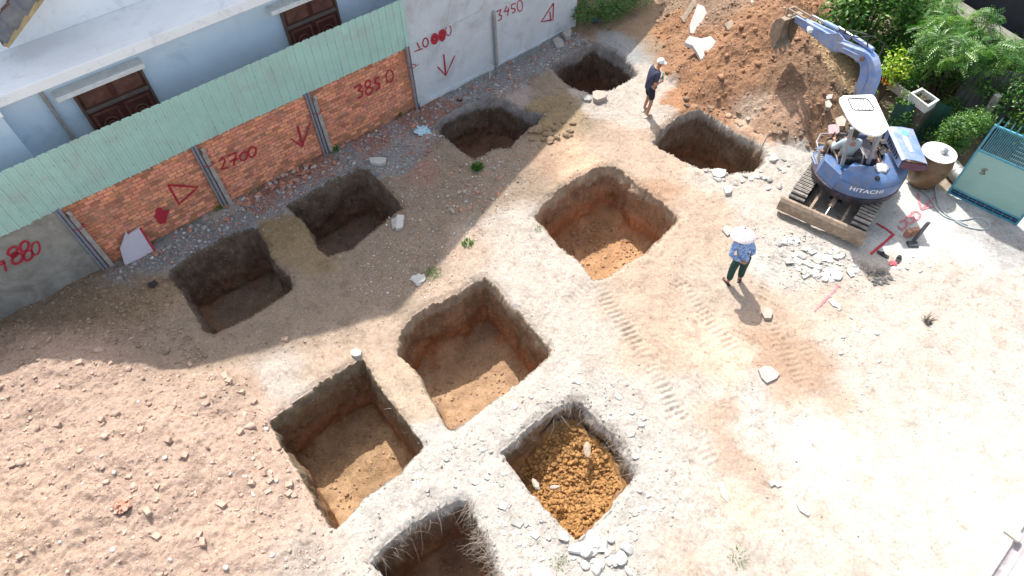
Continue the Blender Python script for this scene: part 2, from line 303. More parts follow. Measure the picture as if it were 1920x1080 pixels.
def surf(x, y, colour=True):                                    # height of the ground outside pits, roughness 0..1, heap masks
    x = np.atleast_1d(np.asarray(x, float)); y = np.atleast_1d(np.asarray(y, float))
    wx = x+.3*fbm(x, y, 1.1, 3, 5); wy = y+.3*fbm(x, y, 1.1, 3, 6)
    d1 = poly_sd(wx, wy, HEAPP); d2 = poly_sd(wx, wy, MOUNDP)
    h1 = 2.5*np.tanh(.70*np.clip(d1, 0, None)/2.5); h2 = .85*np.tanh(.5*np.clip(d2, 0, None)/.85)
    s = x*TA[0]+y*TA[1]; wv = x*NA[0]+y*NA[1]-K0
    rough = np.full(x.shape, .45)
    rough = np.maximum(rough, np.clip(d1/.3+.3, 0, 1)); rough = np.maximum(rough, np.clip(d2/.3+.3, 0, 1)*.95)
    rough = np.maximum(rough, np.clip(1.3-wv, 0, 1)*.9)
    bw = np.clip((4.2-s)/2, 0, 1)*np.clip((2.4-wv)/.6, 0, 1)
    rough = np.maximum(rough, bw)
    cc = site_colour(x, y) if colour else None
    c0 = gp(1800, 800); conc = np.clip(1.25-np.hypot(x-c0[0], y-c0[1])/4.2, 0, 1)
    conc = np.clip(conc+.25*fbm(x, y, .8, 3, 77), 0, 1)
    c1 = gp(1720, 430); conc = np.maximum(conc, np.clip((1.5-np.hypot(x-c1[0], y-c1[1]))/.4, 0, 1))
    rough = rough*(1-.85*conc)
    big = .05*fbm(x, y, 1.6, 3, 1)*(1-conc)
    cl = fbm(x, y, .30, 4, 2, rg=.6); bil = 1-np.abs(fbm(x, y, .17, 3, 3, rg=.6))*2.2
    z = h1+h2+big+np.clip(h1/.6, 0, 1)*.10*fbm(x, y, .55, 4, 17, rg=.65)+rough*(.045*cl+.028*bil)+.012*fbm(x, y, .12, 3, 4, rg=.65)*(1-.75*conc)+.02*np.clip(fbm(x, y, .35, 3, 44)-.15, 0, 1)*(1-conc)
    z = z+(h1/2.5)*.22*fbm(x, y, 1.0, 4, 8, rg=.55)+(h2/.85)*.17*fbm(x, y, .8, 5, 9, rg=.6)+np.clip(h2/.3, 0, 1)*(.085*(.5-np.abs(fbm(x, y, .38, 4, 10, rg=.6)))+.035*(.5-np.abs(fbm(x, y, .16, 3, 15, rg=.6))))+np.clip(h1/.5, 0, 1)*.05*(.5-np.abs(fbm(x, y, .3, 4, 16, rg=.6)))
    z = z+tracks_h(x, y)
    # gentle berm of thrown earth round the pits of the back row
    return z, rough, conc, d1, d2, cc
PITS = {
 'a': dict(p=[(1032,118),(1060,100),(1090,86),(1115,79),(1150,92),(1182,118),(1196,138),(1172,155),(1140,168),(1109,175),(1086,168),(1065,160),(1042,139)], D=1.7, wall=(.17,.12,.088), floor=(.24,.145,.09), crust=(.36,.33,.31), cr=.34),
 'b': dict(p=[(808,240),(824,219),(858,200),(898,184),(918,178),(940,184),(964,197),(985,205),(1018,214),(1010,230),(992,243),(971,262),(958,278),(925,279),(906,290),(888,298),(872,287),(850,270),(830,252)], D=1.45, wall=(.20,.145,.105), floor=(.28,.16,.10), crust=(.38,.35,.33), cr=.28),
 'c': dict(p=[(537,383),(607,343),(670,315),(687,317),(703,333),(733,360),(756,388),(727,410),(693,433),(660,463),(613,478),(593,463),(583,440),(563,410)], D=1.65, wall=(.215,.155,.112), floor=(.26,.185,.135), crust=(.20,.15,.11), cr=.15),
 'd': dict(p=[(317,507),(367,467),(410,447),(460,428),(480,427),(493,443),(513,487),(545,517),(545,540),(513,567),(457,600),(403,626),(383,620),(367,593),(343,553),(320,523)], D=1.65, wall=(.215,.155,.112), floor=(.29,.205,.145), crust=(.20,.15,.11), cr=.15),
 'e': dict(p=[(744,662),(750,620),(778,588),(808,570),(863,547),(889,526),(910,517),(927,534),(970,581),(1012,628),(1034,652),(1029,666),(982,709),(914,760),(855,804),(838,804),(816,764),(795,730),(776,692)], D=1.63, wall=(.32,.20,.12), floor=(.46,.30,.18), crust=(.40,.31,.22), cr=.25),
 'f': dict(p=[(501,790),(544,760),(599,717),(680,670),(693,692),(718,734),(752,777),(795,836),(752,885),(693,926),(655,965),(630,992),(612,985),(595,951),(565,896),(531,840)], D=1.63, wall=(.26,.17,.105), floor=(.46,.30,.17), crust=(.27,.215,.145), cr=.34),
 'g': dict(p=[(936,847),(958,828),(995,795),(1032,769),(1077,747),(1095,754),(1121,785),(1155,815),(1178,850),(1197,887),(1173,921),(1132,969),(1099,1002),(1077,1017),(1058,995),(1032,965),(995,924),(966,887)], D=1.0, wall=(.30,.22,.15), floor=(.40,.215,.075), crust=(.55,.52,.48), cr=.22),
 'h': dict(p=[(692,1054),(714,1032),(758,995),(807,961),(862,935),(877,939),(893,975),(908,1013),(925,1050),(940,1095),(952,1130),(900,1170),(850,1200),(800,1190),(740,1120)], D=1.75, wall=(.25,.175,.12), floor=(.36,.23,.145), crust=(.52,.49,.45), cr=.25),
 'i': dict(p=[(1000,406),(1021,378),(1049,352),(1084,330),(1128,310),(1156,308),(1200,345),(1248,378),(1274,408),(1254,431),(1238,446),(1207,475),(1169,497),(1137,519),(1112,522),(1084,488),(1046,456),(1030,437)], D=1.6, wall=(.38,.24,.15), floor=(.50,.29,.155), crust=(.47,.36,.26), cr=.3),
 'j': dict(p=[(1222,265),(1238,243),(1262,225),(1290,208),(1315,204),(1345,222),(1380,245),(1415,262),(1437,285),(1434,303),(1411,321),(1367,325),(1341,313),(1316,316),(1297,308),(1271,293),(1246,280)], D=1.65, wall=(.25,.18,.125), floor=(.30,.18,.11), crust=(.47,.42,.36), cr=.22),
}
for k, P in PITS.items():
    P['g'] = np.array([gp(*q) for q in P['p']]); c = (P['g'].max(0)+P['g'].min(0))/2*.5+P['g'].mean(0)*.5; P['c'] = c
    th = np.linspace(-math.pi, math.pi, 1441); r = np.zeros_like(th); G = P['g']-c
    for i, t in enumerate(th):
        d = np.array([math.cos(t), math.sin(t)]); best = 0
        for a in range(len(G)):
            p, q = G[a], G[(a+1) % len(G)]; e = q-p; det = d[0]*-e[1]+d[1]*e[0]
            if abs(det) < 1e-9: continue
            tt = (p[0]*-e[1]+p[1]*e[0])/det; uu = (d[0]*p[1]-d[1]*p[0])/det
            if tt > 0 and -1e-6 <= uu <= 1+1e-6: best = max(best, tt)
        r[i] = best
    P['th'] = th; P['r'] = r
def pit_rho(P, x, y):
    dx, dy = x-P['c'][0], y-P['c'][1]; rr = np.hypot(dx, dy); r = np.interp(np.arctan2(dy, dx), P['th'], P['r'])
    r = r+.05*fbm(x, y, .30, 4, 13, rg=.6)+.02*fbm(x, y, .08, 2, 14)
    return rr/r, r
def build_ground():
    def axis(lo, hi, f, out_lo, out_hi, mid_lo, mid_hi):
        core = list(np.arange(lo, hi, f)); a = []; x = lo; st = f
        while x > out_lo:
            st = min(st*1.06, .09) if x > mid_lo else st*1.25
            x -= st; a.append(x)
        b = []; x = core[-1]; st = f
        while x < out_hi:
            st = min(st*1.06, .09) if x < mid_hi else st*1.25
            x += st; b.append(x)
        return np.array(a[::-1]+core+b)
    sa = axis(-5.2, 16.0, .0255, -400, 400, -9, 26); wa = axis(0.02, 15.5, .0255, -400, 400, -.5, 18)
    S, Wv = np.meshgrid(sa, wa, indexing='ij'); ns, nw = S.shape
    x = (TA[0]*S+NA[0]*(Wv+K0)).ravel(); y = (TA[1]*S+NA[1]*(Wv+K0)).ravel()
    far = (np.abs(x) > 30) | (np.abs(y-10) > 30)
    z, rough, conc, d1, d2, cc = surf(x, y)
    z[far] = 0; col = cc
    col = col*(1-conc[:, None]*.0)
    behind = Wv.ravel() < -.3; z = np.where(behind & ~(d1 > 0), -.02, z)
    X, Y, Z = x.copy(), y.copy(), z.copy(); wallm = np.zeros_like(x)
    for k, P in PITS.items():
        near = np.where(np.hypot(x-P['c'][0], y-P['c'][1]) < P['r'].max()+.5)[0]
        rho, r = pit_rho(P, x[near], y[near])
        # crumbling lip outside
        lip = np.clip(1-(rho-1)*r/.16, 0, 1)*(rho >= 1)
        Z[near] -= lip**2*.07
        i = rho < 1; idx = near[i]; q = rho[i]
        wl = .52; inset = .075
        onw = q > wl; f = np.clip((1-q)/(1-wl), 0, 1)
        slump = P.get('sl', 0); xx0 = x[idx]; yy0 = y[idx]
        inset = inset*(1+1.0*fbm(xx0, yy0, .6, 3, 19)); q2 = np.where(onw, 1-inset*f**.8, (1-inset)*q/wl)
        xx = P['c'][0]+(x[idx]-P['c'][0])*q2/np.maximum(q, 1e-4); yy = P['c'][1]+(y[idx]-P['c'][1])*q2/np.maximum(q, 1e-4)
        fl = np.clip((wl-q)/wl, 0, 1)
        D = P['D']
        ff = f**.95
        zz = -D*ff+(.13*fbm(xx, yy, .9, 3, 21)+(.12+.22*np.clip(fbm(xx, yy, .7, 2, 29)+.2, 0, 1)))*np.clip(ff*2.2-1.2, 0, 1)
        fz = -D+(.12+.22*np.clip(fbm(xx, yy, .7, 2, 29)+.2, 0, 1))*(1-np.clip((wl-q)/.20, 0, 1))**1.6+.13*fbm(xx, yy, .9, 3, 21)+.05*fbm(xx, yy, .25, 4, 22, rg=.65)
        if k == 'g':
            dxn = (xx-P['c'][0])*TA[0]+(yy-P['c'][1])*TA[1]; dyn = (xx-P['c'][0])*NA[0]+(yy-P['c'][1])*NA[1]
            fz = fz+.34*np.clip(dxn+.3, -.7, .9)+.16*fbm(xx, yy, .30, 5, 23, rg=.7)+.09*(.5-np.abs(fbm(xx, yy, .12, 3, 24)))
            fz = np.minimum(fz, -.25)
            zz = zz*np.clip(1, 0, 1); zz = np.maximum(zz, np.where(onw, -9, zz))
        if k == 'i':
            pass
        zn = np.where(onw, zz, fz)
        if k == 'g':
            edge = fz; zn = np.where(onw, np.maximum(zz, -D-.2+.25*np.clip((xx-P['c'][0])*TA[0]+(yy-P['c'][1])*TA[1]+.3, -.6, .8)+.12*fbm(xx, yy, .3, 3, 23)), fz)
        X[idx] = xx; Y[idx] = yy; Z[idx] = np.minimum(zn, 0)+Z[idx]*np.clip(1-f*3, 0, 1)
        # colours: crust at the top, layered earth, floor
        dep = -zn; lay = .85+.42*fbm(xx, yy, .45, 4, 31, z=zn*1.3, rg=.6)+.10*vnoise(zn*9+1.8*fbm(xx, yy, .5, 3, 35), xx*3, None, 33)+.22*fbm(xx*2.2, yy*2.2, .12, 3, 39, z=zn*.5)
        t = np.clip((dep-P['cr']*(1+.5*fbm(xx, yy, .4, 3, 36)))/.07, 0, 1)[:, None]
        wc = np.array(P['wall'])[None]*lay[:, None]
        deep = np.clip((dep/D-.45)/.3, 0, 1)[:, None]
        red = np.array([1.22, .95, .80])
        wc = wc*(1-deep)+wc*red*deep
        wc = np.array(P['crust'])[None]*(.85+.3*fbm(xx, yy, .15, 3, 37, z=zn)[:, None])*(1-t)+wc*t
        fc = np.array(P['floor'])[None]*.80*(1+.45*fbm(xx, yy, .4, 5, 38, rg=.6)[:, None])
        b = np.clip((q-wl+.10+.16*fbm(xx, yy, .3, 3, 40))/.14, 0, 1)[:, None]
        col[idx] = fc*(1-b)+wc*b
        tt = np.clip(f/.04, 0, 1)[:, None]; col[idx] = cc[idx]*(1-tt)+col[idx]*tt if False else col[idx]
        rough[idx] = np.where(onw, .55, .5)
        wallm[idx] = np.clip(f*8, 0, 1)*np.clip((q-wl)/.08+.4, 0, 1)
    V = np.stack([X, Y, Z], 1)
    G3 = V.reshape(ns, nw, 3); du = np.gradient(G3, axis=0); dv = np.gradient(G3, axis=1); nr = np.cross(du, dv).reshape(-1, 3)
    nr /= np.linalg.norm(nr, axis=1)[:, None]+1e-12; nr *= np.sign(nr[:, 2:3].mean())if False else 1
    if nr[far][:, 2].mean() < 0: nr = -nr
    i = wallm > 0
    dsp = (.085*fbm(X[i], Y[i], .42, 4, 51, z=Z[i], rg=.6)+.035*(1-2*np.abs(fbm(X[i], Y[i], .14, 3, 52, z=Z[i]*.7)))+.02*vnoise(X[i]*13, Y[i]*13, Z[i]*1.2, 53))*wallm[i]
    V[i] += nr[i]*dsp[:, None]
    ids = np.arange(ns*nw).reshape(ns, nw)
    F = np.stack([ids[:-1, :-1], ids[1:, :-1], ids[1:, 1:], ids[:-1, 1:]], -1).reshape(-1, 4)
    P = V[F[:, 0]]; Q = V[F[:, 1]]; T = V[F[:, 3]]
    if np.cross(Q-P, T-P)[:, 2].mean() < 0: F = F[:, ::-1]
    return V, F, np.clip(col, .02, .8), rough, d1, d2, ns, nw, x, y
GV, GF, GC, GR, GD1, GD2, ns, nw, GX0, GY0 = build_ground()
M_EARTH = ground_mat()
def emit_ground(name, fmask):
    F = GF[fmask]; used = np.unique(F); remap = np.full(len(GV), -1, np.int64); remap[used] = np.arange(len(used))
    me = np_mesh(name, GV[used], remap[F], True)
    a = me.color_attributes.new('col', 'FLOAT_COLOR', 'POINT'); c = np.ones((len(used), 4), np.float32); c[:, :3] = GC[used]; a.data.foreach_set('color', c.ravel())
    b = me.attributes.new('rough', 'FLOAT', 'POINT'); b.data.foreach_set('value', GR[used].astype(np.float32))
    me.materials.append(M_EARTH); o = bpy.data.objects.new(name, me); COL.objects.link(o); return o
f1 = (GD1[GF].min(1) > 0.0); f2 = (GD2[GF].min(1) > 0.0)
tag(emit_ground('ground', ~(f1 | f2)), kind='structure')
tag(emit_ground('soil_heap', f1), 'tall heap of dug orange brown earth under the digger bucket', 'soil heap')
tag(emit_ground('soil_heap', f2), 'low spread heap of pale crumbly earth beside the grey boundary wall', 'soil heap')
def zg(x, y):
    return float(surf(x, y, False)[0][0])
def pg(u, v, it=3):                                # a point of the real ground surface seen at a pixel
    z = 0
    for _ in range(it):
        p = gp(u, v, z); z = .5*z+.5*zg(*p) if _ else zg(*p)
    p = gp(u, v, z); return (float(p[0]), float(p[1]), zg(*p))
def in_pit(x, y, m=1.0):
    o = np.zeros(np.shape(x), bool)
    for P in PITS.values():
        rho, r = pit_rho(P, x, y); o |= rho < m
    return o

# ------------------------------------------------------------------ rocks
bm_ = bmesh.new(); bmesh.ops.create_icosphere(bm_, subdivisions=2, radius=1); I2V = np.array([v.co[:] for v in bm_.verts]); I2F = np.array([[v.index for v in f.verts] for f in bm_.faces]); bm_.free()
bm_ = bmesh.new(); bmesh.ops.create_icosphere(bm_, subdivisions=3, radius=1); I3V = np.array([v.co[:] for v in bm_.verts]); I3F = np.array([[v.index for v in f.verts] for f in bm_.faces]); bm_.free()
bm_ = bmesh.new(); bmesh.ops.create_icosphere(bm_, subdivisions=1, radius=1); I1V = np.array([v.co[:] for v in bm_.verts]); I1F = np.array([[v.index for v in f.verts] for f in bm_.faces]); bm_.free()
def rock_shape(base, npl=9, flat=1.0, seed=None, lump=0):
    r = np.random.RandomState(seed if seed is not None else rs.randint(1 << 30))
    n = r.normal(size=(npl, 3)); n /= np.linalg.norm(n, axis=1)[:, None]; h = r.uniform(.55, 1, npl)
    d = base@n.T; rad = np.where(d > .05, h[None]/np.maximum(d, .05), 9).min(1); rad = np.minimum(rad, 1.15)
    if lump: o_ = r.rand()*50; rad = rad*.45+.62*(1+lump*vnoise(base[:, 0]*1.9+o_, base[:, 1]*1.9, base[:, 2]*1.9)+lump*.9*vnoise(base[:, 0]*4.6+o_, base[:, 1]*4.6, base[:, 2]*4.6))
    v = base*rad[:, None]; v[:, 2] *= flat; return v
def slab_shape(nsides, seed):                      # flat angular chunk as convex polygon prism; returns V, faces (list)
    r = random.Random(seed); a = sorted(r.uniform(0, 2*math.pi) for _ in range(nsides))
    return [(math.cos(t)*r.uniform(.8, 1.1), math.sin(t)*r.uniform(.8, 1.1)) for t in a]
def scatter_stuff(name, label, cat, X, Y, Zs, sizes, mat_, base=(I1V, I1F), npl=8, flat=.7, lump=0, cols=None, variants=12, squash=None):
    n = len(X); bv, bf = base; sh = [rock_shape(bv, npl, flat, lump=lump) for _ in range(variants)]
    V = np.zeros((n, len(bv), 3), np.float32)
    vi = rs.randint(variants, size=n); ang = rs.uniform(0, 6.283, n); tilt = rs.uniform(-.5, .5, n)
    st = rs.uniform(.55, 1.5, (n, 3))
    for k in range(variants):
        m = np.where(vi == k)[0]; v = sh[k][None]*st[m][:, None, :]*sizes[m][:, None, None]
        ca, sa = np.cos(tilt[m])[:, None], np.sin(tilt[m])[:, None]
        y2 = v[..., 1]*ca-v[..., 2]*sa; z2 = v[..., 1]*sa+v[..., 2]*ca
        ca, sa = np.cos(ang[m])[:, None], np.sin(ang[m])[:, None]
        V[m, :, 0] = v[..., 0]*ca-y2*sa+X[m][:, None]; V[m, :, 1] = v[..., 0]*sa+y2*ca+Y[m][:, None]; V[m, :, 2] = z2+Zs[m][:, None]
    F = (bf[None]+(np.arange(n)*len(bv))[:, None, None]).reshape(-1, 3)
    me = np_mesh(name, V.reshape(-1, 3), F, False)
    if cols is not None:
        a = me.color_attributes.new('col', 'FLOAT_COLOR', 'POINT'); c = np.ones((n, len(bv), 4), np.float32); c[..., :3] = cols[:, None, :]; a.data.foreach_set('color', c.ravel())
    me.materials.append(mat_); o = bpy.data.objects.new(name, me); COL.objects.link(o)
    return tag(o, label, cat, kind='stuff')
def attr_mat(name, attr='col', rough=.95, bm=.006, bs=30, var=.25):
    m, nt, b = new_mat(name); tc = N(nt, 'ShaderNodeTexCoord'); v = tc.outputs['Object']
    a = N(nt, 'ShaderNodeAttribute', attribute_name=attr)
    c = mixc(nt, 1.0, a.outputs['Color'], ramp(nt, noise(nt, v, 22, 6, .7), [(.3, (1-var,)*3), (.7, (1+var*.5,)*3)]), 'MULTIPLY')
    nt.links.new(c, b.inputs['Base Color']); b.inputs['Roughness'].default_value = rough; b.inputs['Specular IOR Level'].default_value = .2
    bump(nt, b, noise(nt, v, bs, 5, .7), bm); return m
M_CLOD = attr_mat('clod_earth'); M_GRAV = attr_mat('crushed_stone', bm=.003, bs=80)
def rand_in(poly_px, n):
    P = np.array([gp(*q) for q in poly_px]); lo, hi = P.min(0), P.max(0); X = np.zeros(0); Y = np.zeros(0)
    while len(X) < n:
        x = rs.uniform(lo[0], hi[0], n*2); y = rs.uniform(lo[1], hi[1], n*2); k = poly_sd(x, y, P) > 0; X = np.r_[X, x[k]]; Y = np.r_[Y, y[k]]
    return X[:n], Y[:n]
def clods(label, poly, n, smin, smax, tint=1.0, pw=3.0, clump=.0, mix=None, name='earth_clods', cat='clods', lump=.35, base=(I2V, I2F), matl=None, flat=.8):
    X, Y = rand_in(poly, n); k = ~in_pit(X, Y, 1.02)
    if clump: k &= fbm(X, Y, .8, 3, 61) > rs.uniform(-.6, .5, len(X))*clump-.05
    X, Y = X[k], Y[k]; s = smin+(smax-smin)*rs.power(1/pw, len(X))**1.0*rs.uniform(0, 1, len(X))**1.2
    z, *_r, cc = surf(X, Y); c = cc*tint*rs.uniform(.75, 1.25, len(X))[:, None]
    if mix is not None:
        mi = rs.uniform(size=len(X)); acc = 0
        for fr, mc in mix:
            m = (mi >= acc) & (mi < acc+fr); c[m] = np.array(mc)*rs.uniform(.75, 1.2, m.sum())[:, None]; acc += fr
    return scatter_stuff(name, label, cat, X, Y, z+s*.12, s, matl or M_CLOD, base=base, lump=lump, cols=np.clip(c, 0, .85), flat=flat)

clods('crumbs and clods of pale earth strewn over the low left heap', [(-150,600),(200,570),(320,620),(470,710),(560,880),(640,1000),(650,1120),(-200,1200)], 42000, .003, .034, 1.03, clump=2.0, pw=5, base=(I1V, I1F), lump=0)
clods('larger clods of pale earth gathered in patches on the low left heap', [(-150,640),(200,620),(320,660),(470,740),(560,900),(640,1010),(650,1120),(-200,1200)], 650, .025, .085, 1.0, clump=3.0, flat=.6, lump=.6, pw=3)
clods('crumbs and clods of orange earth covering the tall heap', [(1235,-120),(1225,90),(1260,170),(1300,205),(1440,260),(1560,280),(1640,200),(1640,-120)], 20000, .005, .045, 1.08, mix=[(.03, (.36,.33,.29))], clump=1.8, pw=4, base=(I1V, I1F), lump=0)
clods('larger clods and lumps of earth tumbled over the tall heap', [(1235,-120),(1225,90),(1260,170),(1300,205),(1440,260),(1560,280),(1640,200),(1640,-120)], 4500, .02, .085, 1.05, clump=2.0, pw=4, lump=.5)
clods('crumbs of brown soil littering the shaded bank between the back pits', [(300,520),(560,380),(760,330),(1000,180),(1220,100),(1150,200),(900,440),(700,620),(450,700),(330,620)], 12000, .004, .030, 1.0, mix=[(.10, (.36,.34,.31)), (.08, (.36,.2,.15))], clump=1.8, pw=4)
clods('shaded clods of brown earth along the foot of the grey wall', [(-20,560),(190,515),(320,520),(330,600),(400,680),(100,640),(-20,660)], 5000, .006, .05, 1.0, clump=1.5)
clods('crumbs of earth thrown around the pits', [(500,640),(760,520),(980,300),(1230,120),(1300,350),(1500,400),(1650,700),(1500,1000),(1000,1120),(650,1100),(560,900)], 11000, .004, .026, .97, mix=[(.14, (.46,.43,.39)), (.12, (.2,.15,.11))], clump=1.6, pw=4, base=(I1V, I1F), lump=0, matl=M_GRAV)
MIXR = [(.28, (.42,.21,.16)), (.16, (.50,.49,.47)), (.3, (.30,.31,.31))]
clods('crushed stone and crumbled brick strewn along the foot of the wall', [(190,520),(450,395),(760,215),(930,135),(1080,55),(1110,75),(1020,140),(870,230),(760,330),(640,330),(560,375),(330,500)], 17000, .007, .055, 1, mix=MIXR, base=(I1V, I1F), lump=0, matl=M_GRAV, name='gravel', cat='gravel', flat=.6)
clods('loose gravel and brick crumbs between the shaded pits', [(700,330),(830,290),(980,300),(1010,330),(800,560),(640,560),(720,420)], 8000, .005, .030, 1, mix=[(.2, (.47,.24,.17)), (.2, (.62,.6,.57)), (.15, (.36,.36,.36))], base=(I1V, I1F), lump=0, matl=M_GRAV, name='gravel', cat='gravel', flat=.6)
clods('white crumbs of broken concrete around the near pits', [(620,1000),(760,880),(1060,700),(1160,700),(1300,860),(1230,1100),(640,1120)], 9000, .004, .036, 1, mix=[(.6, (.42,.405,.38)), (.12, (.2,.17,.14))], clump=1.6, pw=4, base=(I1V, I1F), lump=0, matl=M_GRAV, name='concrete_crumbs', cat='rubble', flat=.55)
clods('pale crumbs of broken concrete in front of the dozer blade', [(1400,430),(1470,420),(1620,480),(1680,560),(1560,560),(1450,540)], 2600, .005, .035, 1, mix=[(.8, (.46,.44,.41))], base=(I1V, I1F), lump=0, matl=M_GRAV, name='concrete_crumbs', cat='rubble', flat=.5)
clods('thin scatter of crumbs over the concrete yard', [(1300,640),(1640,560),(1930,480),(1930,900),(1500,1100),(1250,1100)], 5000, .003, .018, 1, mix=[(.3, (.44,.42,.39)), (.2, (.2,.15,.12))], clump=2, pw=4, base=(I1V, I1F), lump=0, matl=M_GRAV, name='crumbs', cat='rubble')
# loose clods in the pit filled with ochre soil, and on floors
def pit_clods(k, n, s0, s1, colr, lab):
    P = PITS[k]; t = rs.uniform(0, 6.283, n); q = np.sqrt(rs.uniform(0, .8, n)); X = P['c'][0]+np.cos(t)*q*np.interp((t+math.pi) % (2*math.pi)-math.pi, P['th'], P['r'])*.9; Y = P['c'][1]+np.sin(t)*q*np.interp((t+math.pi) % (2*math.pi)-math.pi, P['th'], P['r'])*.9
    # nearest ground vertex height
    m = np.where(np.hypot(GV[:, 0]-P['c'][0], GV[:, 1]-P['c'][1]) < 1.6)[0]; gv = GV[m]; h = np.zeros(n)
    for i in range(n): h[i] = gv[np.argmin((gv[:, 0]-X[i])**2+(gv[:, 1]-Y[i])**2), 2]
    s = s0+(s1-s0)*rs.uniform(0, 1, n)**2.5; c = np.array(colr)*rs.uniform(.75, 1.25, n)[:, None]
    scatter_stuff('earth_clods', lab, 'clods', X, Y, h+s*.2, s, M_CLOD, base=(I2V, I2F), lump=.35, cols=c)
pit_clods('g', 5200, .005, .042, (.36,.195,.075), 'ochre clods of the loose earth half filling one pit')
pit_clods('e', 260, .005, .032, (.36,.24,.15), 'crumbs of earth on the floor of the middle pit')
pit_clods('f', 260, .005, .032, (.36,.23,.14), 'crumbs of earth on the floor of the sharp cornered sunlit pit')
pit_clods('i', 500, .005, .045, (.38,.225,.13), 'crumbs of orange earth on the floor of the pit near the woman')

# ------------------------------------------------------------------ boundary walls and corrugated sheets
M_CONCW = mat('grey render', (.34,.33,.29), .9, var=.25, vs=2.2, dirt=(.15,.14,.12), damt=.55, ds=1.6, bm=.004)
M_PLAST = mat('pale plaster', (.58,.63,.66), .85, var=.10, vs=1.5, dirt=(.33,.34,.34), damt=.35, ds=1.2, bm=.002)
M_BRICK = mat('orange brick', (.80,.33,.20), .9, var=.20, vs=5, dirt=(.22,.17,.12), damt=.35, ds=4, bm=.003, tint=True)
M_MORT = mat('mortar', (.42,.21,.135), .95, var=.3, vs=5)
M_SHEET = mat('pale green sheet', (.42,.66,.58), .5, var=.08, vs=1.2, dirt=(.40,.50,.46), damt=.45, ds=2, bm=0)
M_POST = mat('weathered concrete', (.40,.37,.34), .9, var=.25, vs=9, dirt=(.2,.18,.16), damt=.4, bm=.004)
M_PIPE = mat('grey pipe', (.24,.26,.30), .5, var=.15, vs=8)
M_REDP = mat('red spray paint', (.42,.022,.045), .7, var=.15, vs=30, bm=0)
M_REDF = mat('faded red paint', (.52,.13,.17), .8, var=.3, vs=25, dirt=(.5,.42,.38), damt=.5, ds=30, bm=0)
M_MOSS = mat('moss', (.10,.15,.035), .95, var=.5, vs=30, bm=.01)
def wall_box(mb, s0, s1, d0, d1, z0, z1): return mb.hexa([W(s0,d0,z0), W(s1,d0,z0), W(s1,d1,z0), W(s0,d1,z0), W(s0,d0,z1), W(s1,d0,z1), W(s1,d1,z1), W(s0,d1,z1)])
def strokes(name, parent, lines, wd, d=.012, m=None):
    b = MB(); nrm = (float(NA[0]), float(NA[1]), 0)
    for L in lines:
        if isinstance(L, tuple) and L and L[0] == 'o':
            _, cx, cy, rx, ry, tw = L; pts = [(cx+rx*math.cos(a)*1.0+ry*.12*math.sin(a), cy+ry*math.sin(a)-rx*.45*math.cos(a)) for a in np.linspace(0, 2*math.pi, 19)]; wd_ = tw
        else: pts, wd_ = L if isinstance(L, tuple) and isinstance(L[0], list) else (L, wd)
        P = []
        for i in range(len(pts)-1):
            k = 4
            for j in range(k): P.append((pts[i][0]+(pts[i+1][0]-pts[i][0])*j/k, pts[i][1]+(pts[i+1][1]-pts[i][1])*j/k))
        P.append(pts[-1])
        W3 = [WP(p[0], p[1], d) for p in P]; ww = [wd_*R_.uniform(.8, 1.2) for _ in W3]
        b.ribbon(W3, ww, nrm)
    return b.build(name, m or M_REDP, parent)
def filled(name, parent, polys, d=.013):
    b = MB()
    for p in polys: b.add([WP(u, v, d) for u, v in p], [tuple(range(len(p)))])
    return b.build(name, M_REDP, parent)
# grey concrete wall, far left
t = thing('concrete_wall', 'grey stained concrete wall with scribbled over red number at far left', 'wall', W(-3, 0, 0))
b = MB(); wall_box(b, -9, -1.0, -.12, 0, -.3, 1.95); b.build('wall_body', M_CONCW, t, bevel=.004)
strokes('painted_number', t, [[(-2,494),(6,488),(12,509)], [(0,498),(10,492)], ('o',24,471,9,7,.05), ('o',33,485,10,9,.055), ('o',27,478,5,4,.05), ('o',46,462,8,9,.05), ('o',53,479,8,9,.05), ('o',67,466,7.5,12,.035)], .045)
# brick wall: real bricks in courses
t = thing('brick_wall', 'orange brick boundary wall with red painted measurements under the green sheets', 'wall', W(3.2, 0, 0))
b = MB(); wall_box(b, -1.0, 7.5, -.12, -.014, -.3, 1.98); b.build('mortar', M_MORT, t)
b = MB(); z = -.12; row = 0; rz = Matrix.Rotation(math.atan2(TA[1], TA[0]), 3, 'Z')
while z < 1.90:
    bh = .078; s = -.98+(.10 if row % 2 else 0)-.2+R_.uniform(-.02, .02)
    while s < 7.46:
        L = .186; s0, s1 = max(s, -.98), min(s+L, 7.46)
        near_post = min(abs((s0+s1)/2-q) for q in (-.8, 1.9, 4.7, 7.3))
        if s1-s0 > .03:
            sh = R_.uniform(.74, 1.18); g = R_.random()
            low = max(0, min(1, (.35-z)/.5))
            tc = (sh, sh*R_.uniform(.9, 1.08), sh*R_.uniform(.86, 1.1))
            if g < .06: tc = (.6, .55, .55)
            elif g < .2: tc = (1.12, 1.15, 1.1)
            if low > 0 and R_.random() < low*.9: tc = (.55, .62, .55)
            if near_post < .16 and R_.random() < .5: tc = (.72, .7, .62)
            dd = R_.uniform(-.012, .004)
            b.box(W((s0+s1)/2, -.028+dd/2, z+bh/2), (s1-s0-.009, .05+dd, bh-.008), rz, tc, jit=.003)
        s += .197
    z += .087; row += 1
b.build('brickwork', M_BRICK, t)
strokes('painted_number', t, [[(664,165),(675,159),(679,163),(671,170),(680,172),(679,181),(671,185)], ('o',690,157,5,6,.045), ('o',692,171,6,6.5,.045), ([(712,144),(703,148),(704,156),(711,157),(712,165),(705,169)],.06), ('o',731,143,6.5,11,.036)], .045)
